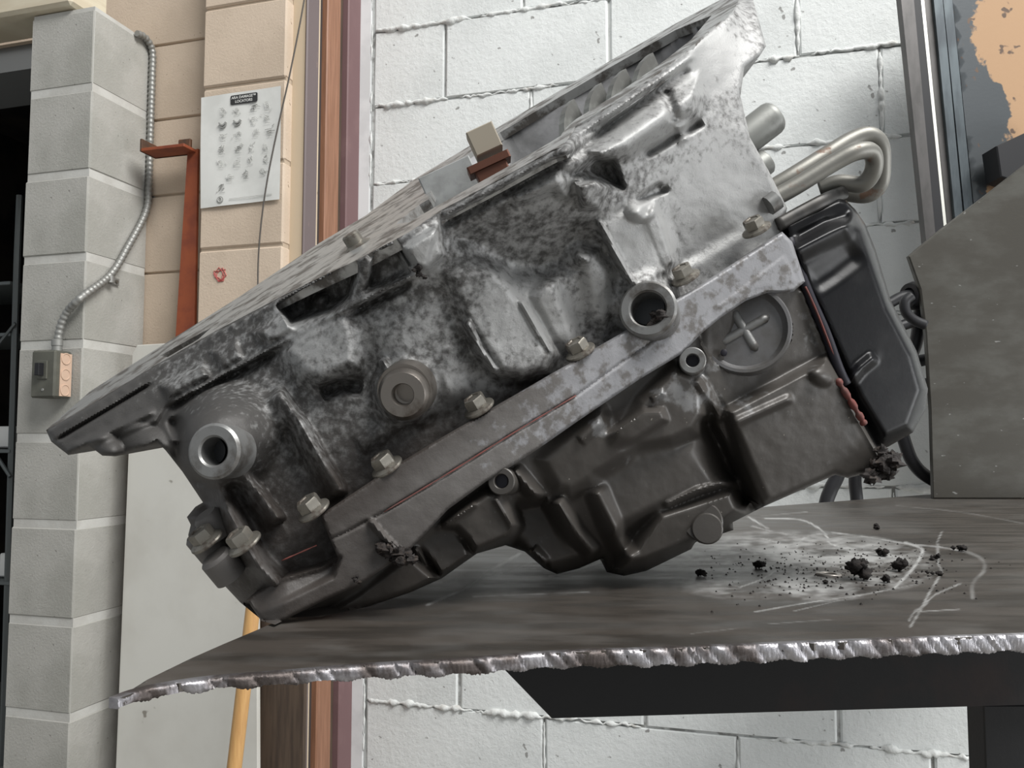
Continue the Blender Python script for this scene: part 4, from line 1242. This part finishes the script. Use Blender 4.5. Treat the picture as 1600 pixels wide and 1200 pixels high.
# orange-painted steel stand between the pillar and the pier
tO = TBW - 0.055
og = empty('steel_stand', bpt(285, 700, tO) * [1, 1, 0], 'orange painted steel angle post with a short arm at its top', 'steel post')
pa_, pb_, pc_, pd_ = bpt(293, 236, tO), bpt(309, 232, tO), bpt(303, 560, tO), bpt(272, 560, tO)
ext = lambda a, b: a + (b - a) * ((0 - a[2]) / (b[2] - a[2]))
mk('post', *prism([pd_ + (ext(pa_, pd_) - pd_) * 0.999, pc_ + (ext(pb_, pc_) - pc_) * 0.999, pb_, pa_], E2 * 0.008, 0.001), 'orange_steel', og)
sA = st(238, 240, tO)[0]; sB = st(306, 240, tO)[0]; zA = st(270, 240, tO)[1]
mk('arm', *bbox2(sA, sB, tO - 0.045, tO + 0.012, zA - 0.004, zA + 0.004, 0.001), 'orange_steel', og)
mk('arm_lip', *bbox2(sA, sA + 0.006, tO - 0.045, tO + 0.012, zA - 0.004, zA + 0.028, 0.001), 'rust_dark', og)
mk('arm_web', *bbox2(sA + 0.006, sB - 0.02, tO + 0.004, tO + 0.012, zA - 0.004, zA + 0.022, 0.001), 'orange_steel', og)
mk('end_stop', *bbox2(sB - 0.045, sB - 0.01, tO - 0.01, tO, zA + 0.004, zA + 0.03, 0.002), 'rust_dark', og)

# off-white board standing against the pier, broom handle, brown plank, loose wire
tb1, tb0 = TP + 0.10, TP + 0.075
q0 = bpt(207, 552, tb1); q0b = bpt(214, 539, tb1); q1 = bpt(400, 528, tb1); q2 = bpt(402, 1200, tb0); q3 = bpt(181, 1200, tb0)
q2 = q1 + (q2 - q1) * ((0.001 - q1[2]) / (q2[2] - q1[2])); q3 = q0 + (q3 - q0) * ((0.001 - q0[2]) / (q3[2] - q0[2]))
tag(mk('white_board', *prism([q3, q2, q1, q0b, q0], E2 * 0.012, 0.0015), 'board_white'), 'large off-white board standing on edge beside the grey pillar', 'board')
ba = bpt(413, 800, TP - 0.06); bb = bpt(366, 1200, TP - 0.10); bb = ba + (bb - ba) * ((0.004 - ba[2]) / (bb[2] - ba[2]))
tag(mk('broom_handle', *sweep([ba + (bb - ba) * (k / 12) for k in range(13)], [0.011] + [0.0145] * 12, 16), 'broom_wood', None, True), 'round yellow wooden handle leaning in front of the white board', 'broom handle')
sP0 = st(398, 1120, TPI - 0.03)[0]; sP1 = st(470, 1120, TPI - 0.03)[0]
tag(mk('brown_plank', *bbox2(sP0, sP1, TPI - 0.014, TPI - 0.002, 0.0, 0.86, 0.003), 'plank_brown'), 'dark brown plank standing upright between the board and door frame', 'plank')
wp = [bpt(px, py, TPI - 0.02) for px, py in ((482, -40), (470, 30), (452, 120), (434, 200), (417, 285), (407, 360), (403, 430), (405, 520), (412, 640))]
wp.append(np.array([wp[-1][0], wp[-1][1], 0.9]))
tag(mk('loose_wire', *sweep(catmull(wp, 8), 0.0019, 6), 'wire', None, True), 'thin dark wire hanging across the edge of the poster', 'wire')

# crayon scribble and stains on the pier
rs = np.random.default_rng(5); cr = []
for k in range(26):
    a = k * 0.9; cr.append(bpt(344 + (9 + rs.normal(0, 3)) * math.cos(a), 430 + (10 + rs.normal(0, 3)) * math.sin(a), TPI - 0.0015))
mk('crayon_mark', *sweep(cr, 0.0011, 4), 'red_crayon', wbg)

# poster
pt = TPI - 0.003
c0 = bpt(314, 326, pt); c1 = bpt(438, 312, pt); c2 = bpt(440, 135, pt); c3 = bpt(315, 153, pt)
po = empty('poster', (c0 + c1) / 2, 'white paper poster of small part drawings headed by a black title', 'poster')
nu, nv = 14, 18; V = []; Fc = []
for j in range(nv + 1):
    for i in range(nu + 1):
        u, v = i / nu, j / nv
        p_ = (c0 * (1 - u) + c1 * u) * (1 - v) + (c3 * (1 - u) + c2 * u) * v
        V.append(p_ - E2 * (0.0015 + 0.0015 * math.sin(u * 5 + v * 3) ** 2 + 0.004 * max(0, 0.15 - v) * (u > .2)))
for j in range(nv):
    for i in range(nu): Fc.append((j * (nu + 1) + i, j * (nu + 1) + i + 1, (j + 1) * (nu + 1) + i + 1, (j + 1) * (nu + 1) + i))
mk('sheet', V, Fc, 'paper', po, True)


def rot_pt(px, py): return bpt(px, py, pt - 0.0048)


uax = (c2 - c3); uax /= np.linalg.norm(uax); vax = np.cross(-E2, uax); vax = vax if vax[2] > 0 else -vax
tc_ = rot_pt(381, 154)
W_, H_ = np.linalg.norm(rot_pt(402, 152) - rot_pt(360, 157)) / 2, 0.0115
pl_ = []
for k in range(24):
    a = 2 * math.pi * k / 24; cx_ = (W_ - 0.004) * (1 if math.cos(a) > 0 else -1); cy_ = (H_ - 0.004) * (1 if math.sin(a) > 0 else -1)
    pl_.append(tc_ + uax * (cx_ + 0.004 * math.cos(a)) + vax * (cy_ + 0.004 * math.sin(a)))
ttl = mk('title_panel', *prism(pl_, E2 * 0.0008), 'ink', po)


def text(body, c, size, mat, parent, name='lettering'):
    cu = bpy.data.curves.new(name, 'FONT'); cu.body = body; cu.size = size; cu.align_x = 'CENTER'; cu.align_y = 'CENTER'; cu.offset = size * 0.02
    to = bpy.data.objects.new(name, cu); COL.objects.link(to)
    bpy.context.view_layer.update()
    me = bpy.data.meshes.new_from_object(to.evaluated_get(bpy.context.evaluated_depsgraph_get()))
    v = [tuple(q.co) for q in me.vertices]; f = [tuple(p.vertices) for p in me.polygons]
    bpy.data.objects.remove(to); bpy.data.curves.remove(cu); bpy.data.meshes.remove(me)
    return mk(name, [c + uax * a + vax * b for a, b, _ in v], f, mat, parent)


text('ARA DAMAGE\u2122', tc_ + vax * 0.0047 - E2 * 0.0006, 0.0092, 'paper', ttl)
text('LOCATORS', tc_ - vax * 0.0052 - E2 * 0.0006, 0.0092, 'paper', ttl)
dg = [(370, 290, 1), (490, 285, 1), (635, 258, 2), (750, 245, 1), (370, 400, 3), (495, 380, 3), (630, 365, 1), (750, 350, 1), (370, 510, 1), (505, 490, 1), (650, 470, 1), (770, 460, 2), (365, 620, 2), (505, 610, 2), (615, 595, 1), (735, 600, 1), (355, 735, 1), (490, 730, 1), (605, 705, 1), (740, 690, 1), (430, 850, 1), (570, 825, 2), (710, 800, 1), (365, 945, 2)]
rd = np.random.default_rng(9)
for x_, y_, k_ in dg:
    c = rot_pt(280 + x_ / 5.456, 120 + y_ / 5.456); prt = []
    ang = rd.uniform(-.6, .6)
    if k_ == 3:
        arc = [c + uax * (0.0095 * (t - .5) * 2) + vax * (0.007 * ((t - .5) * 2) ** 2 - 0.004) for t in np.linspace(0, 1, 7)]
        prt.append(sweep(arc, 0.0028, 5, 1.0)); prt.append(sweep([q - vax * 0.006 for q in arc[1:]], 0.0016, 5))
    else:
        for m_ in range(4 + 2 * k_):
            q = c + uax * rd.normal(0, 0.0055) + vax * rd.normal(0, 0.005); a = ang + rd.normal(0, .8)
            dlt = (uax * math.cos(a) + vax * math.sin(a)) * rd.uniform(0.002, 0.0065)
            prt.append(sweep([q - dlt, q, q + dlt], rd.uniform(0.0004, 0.0007) * (1 + .4 * (k_ > 1)), 4))
        ring_ = [c + uax * (0.006 * math.cos(a)) + vax * (0.0055 * math.sin(a)) for a in np.linspace(0, 5.2, 10)]
        prt.append(sweep(ring_, 0.0005, 4))
    prt.append(sweep([c - uax * 0.008 - vax * 0.0115, c + uax * 0.008 - vax * 0.0115], 0.0004, 4))
    mk('diagram', *join(*prt), 'ink_mid' if k_ > 1 else 'ink_light', po)
ce = rot_pt(280 + 347 / 5.456, 120 + 1048 / 5.456)
em = mk('emblem', *lathe(ce, -E2, [(0.0085, -0.0006), (0.0085, 0.0)], 28), 'ink_mid', po)
mk('emblem_ring', *sweep([ce - E2 * 0.0005 + uax * (0.0052 * math.cos(a)) + vax * (0.0052 * math.sin(a)) for a in np.linspace(0, 2 * math.pi, 22)], 0.0006, 4), 'paper', em)
mk('fine_print', *join(*[sweep([rot_pt(358, 312 - k * 1.4), rot_pt(425, 304 - k * 1.4)], 0.00035, 4) for k in range(2)]), 'ink_light', po)

# pale timber beam over the pillar
sb1 = st(110, 10, TP - 0.02)[0]; zb0 = st(60, 21, TP - 0.02)[1]
tag(mk('timber_beam', *bbox2(sb1 - 1.1, sb1, TP - 0.02, TP + 0.10, max(zb0, 2.038), zb0 + 0.09, 0.008), 'wood_pale'), 'pale timber beam lying across the top of the grey pillar', 'beam')

# store room seen past the pillar: rack, tube light, oddments
tR = TBW + 0.35
rk = empty('storage_rack', bpt(10, 900, tR) * [1, 1, 0], 'dim steel storage rack in the dark room past the pillar', 'rack')
ra, rb_ = bpt(27, 400, tR), bpt(13, 880, tR)
rb0 = ra + (rb_ - ra) * ((0 - ra[2]) / (rb_[2] - ra[2]))
mk('upright', *sweep([ra + EZ * 0.2, ra, rb0], 0.010, 6), 'shelf_steel', rk)
ra2, rb2 = B(*(lambda q: (q[0] - 0.5, tR, q[1]))(st(27, 400, tR))), None
mk('upright', *sweep([ra2 + EZ * 0.2, np.array([ra2[0], ra2[1], 0])], 0.010, 6), 'shelf_steel', rk)
for py in (440, 520, 702, 908):
    s_, z_ = st(20, py, tR)
    mk('shelf_rail', *bbox2(s_ - 0.5, s_ + 0.0, tR - 0.012, tR + 0.30, z_ - 0.012, z_, 0.002), 'shelf_steel', rk)
mk('brace', *sweep([bpt(24, 505, tR - 0.014), bpt(-20, 560, tR - 0.014)], 0.005, 6), 'shelf_steel', rk)
mk('brace', *sweep([bpt(16, 745, tR - 0.014), bpt(-20, 690, tR - 0.014)], 0.006, 6), 'shelf_steel', rk)
tl = TBW + 1.2
la_, lb_ = bpt(-40, 304, tl), bpt(38, 348, tl - 0.05)
tag(mk('tube_light', *sweep([la_, lb_], 0.019, 12), 'tube_glow', None, True), 'glowing fluorescent tube in the dark room past the pillar', 'light')
s_, z_ = st(8, 697, tR)
for nm, px, py, w2, h2, mat, lab, ct in (('parcel', 2, 694, 0.05, 0.07, 'white_plastic', 'small pale parcel on the upper shelf of the storage rack', 'parcel'), ('carton', 4, 900, 0.05, 0.075, 'white_plastic', 'white carton low on the storage rack past the pillar', 'carton')):
    s_, z_ = st(px, {694: 700, 900: 905}[py], tR)
    tag(mk(nm, *bbox2(s_ - w2, s_ + 0.012, tR + 0.03, tR + 0.16, z_ + 0.001, z_ + h2, 0.004), mat), lab, ct)

# ================================================================== RIGHT SIDE: guard, column, rusty panel, cables
def PY(px, py, Y):
    r = ray(px, py); return CAM + r * (Y / r[1])


gl = [(1420, 400), (1436, 386), (1470, 358), (1540, 305), (1600, 258), (1690, 196), (1690, 777), (1459, 777), (1455, 640), (1447, 520), (1438, 452)]
gv = [PY(a, b, 1.46) for a, b in gl]
zmin = min(q[2] for q in gv)
for q in gv:
    if q[2] < ZP + 0.03: q[2] = ZP + 0.0005
gd = empty('machine_guard', (1.0, 1.5, ZP), 'dark scuffed sheet steel guard with a sloping top at the bench back', 'guard')
mk('sheet', *prism(gv, (0, 0.010, 0), 0.002), 'guard', gd)
mk('grommet', *lathe(PY(1426, 462, 1.49), (-1, -0.35, 0), [(0.012, -0.03), (0.024, -0.028), (0.026, 0.0), (0.022, 0.010), (0.014, 0.010), (0.012, 0.0)], 24), 'black_rubber', gd, 40)
rg2 = np.random.default_rng(14)
cab = [([(1430, 460), (1408, 464), (1385, 476), (1345, 490), (1325, 505), (1345, 520), (1380, 519), (1412, 508), (1452, 494)], 1.485, 0.0100, 'black cable looping from the guard grommet round behind the end cover'),
       ([(1424, 462), (1414, 472), (1416, 488), (1428, 500), (1446, 508)], 1.40, 0.0085, 'short black cable loop hanging below the guard grommet'),
       ([(1440, 480), (1436, 495), (1434, 520), (1428, 545), (1410, 580), (1398, 625), (1405, 660), (1415, 695), (1425, 720), (1442, 740), (1470, 757)], 1.512, 0.0115, 'long black cable curving down behind the end cover to the guard foot'),
       ([(1468, 600), (1420, 604), (1370, 620), (1332, 675), (1318, 715), (1308, 745), (1298, 765), (1290, 790), (1285, 840), (1284, 900)], 1.53, 0.0125, 'black hose hanging aslant behind the bench'),
       ([(1468, 560), (1430, 566), (1385, 590), (1352, 650), (1340, 720), (1336, 750), (1339, 785), (1341, 840), (1342, 900)], 1.57, 0.0115, 'black hose hanging straight down behind the bench')]
for pts, Y, r, lab in cab:
    tag(mk('cable', *sweep(catmull([PY(a, b, Y) for a, b in pts], 8), r, 10), 'black_rubber', None, True), lab, 'cable', 'black cables beside the guard')

lean = 39 / 375.0
YC = 1.655


def upr(name, x0, x1, l0, l1, Y, dep, mat, parent, top=-60, bot=768):
    a = PY(x0 + l0 * top, top, Y); b = PY(x1 + l1 * top, top, Y); c = PY(x1 + l1 * bot, bot, Y); d = PY(x0 + l0 * bot, bot, Y)
    c[2] = d[2] = ZP
    return mk(name, *prism([d, c, b, a], (0, dep, 0), 0.001), mat, parent)


sc_ = empty('steel_column', (0.95, 1.68, ZP), 'dark leaning steel column with one bright polished edge behind the guard', 'column')
upr('side_flat', 1408, 1428, 0.104, 0.092, YC - 0.01, 0.02, 'post_steel', sc_)
upr('slot', 1427, 1439, 0.092, 0.099, YC - 0.007, 0.01, 'black_rubber', sc_)
upr('bright_edge', 1439, 1444, 0.101, 0.100, YC - 0.006, 0.012, 'post_bright', sc_)
upr('web', 1444, 1460, 0.104, 0.098, YC + 0.006, 0.012, 'post_steel', sc_)
upr('blue_strip', 1459, 1473, 0.098, 0.094, YC - 0.002, 0.012, 'post_blue', sc_)
upr('blue_strip', 1474, 1488, 0.100, 0.100, YC - 0.002, 0.012, 'post_blue', sc_)
pl_loop = [(1482, -60), (1660, -60), (1660, 767), (1568, 767)]
V, T, bi = tri_region(pl_loop, 9.0)
W = np.array([PY(a, b, YC) for a, b in V]); n_ = len(W)
ba_ = 0.04 + 0.56 * sstep((V[:, 0] - 1515 - 0.06 * V[:, 1] + 26 * np.sin(V[:, 1] / 37.0)) / 60) + 0.25 * fnoise(V[:, 0], V[:, 1], 60, 91)
fc = [tuple(t) for t in T]
for i in range(len(bi)):
    j = (i + 1) % len(bi); fc.append((bi[j], bi[i], n_ + i, n_ + j))
fc.append(tuple(n_ + i for i in range(len(bi))))
W[:, 2] = np.where(V[:, 1] > 766, ZP, W[:, 2])
rpn = empty('rusty_panel', (1.1, 1.66, ZP), 'steel panel with peeling dark paint over orange-tan rust', 'panel')
mk('painted_sheet', np.concatenate([W, W[bi] + [0, 0.02, 0]]), fc, 'rust_panel', rpn, 30, {'bare': np.concatenate([ba_, ba_[bi]])})
bk_ = [PY(a, b, 1.58) for a, b in ((1557, 228), (1650, 185), (1650, 300), (1564, 276))]
mk('top_bracket', *prism(bk_[::-1], (0, 0.05, 0), 0.002), 'black_rubber', gd)
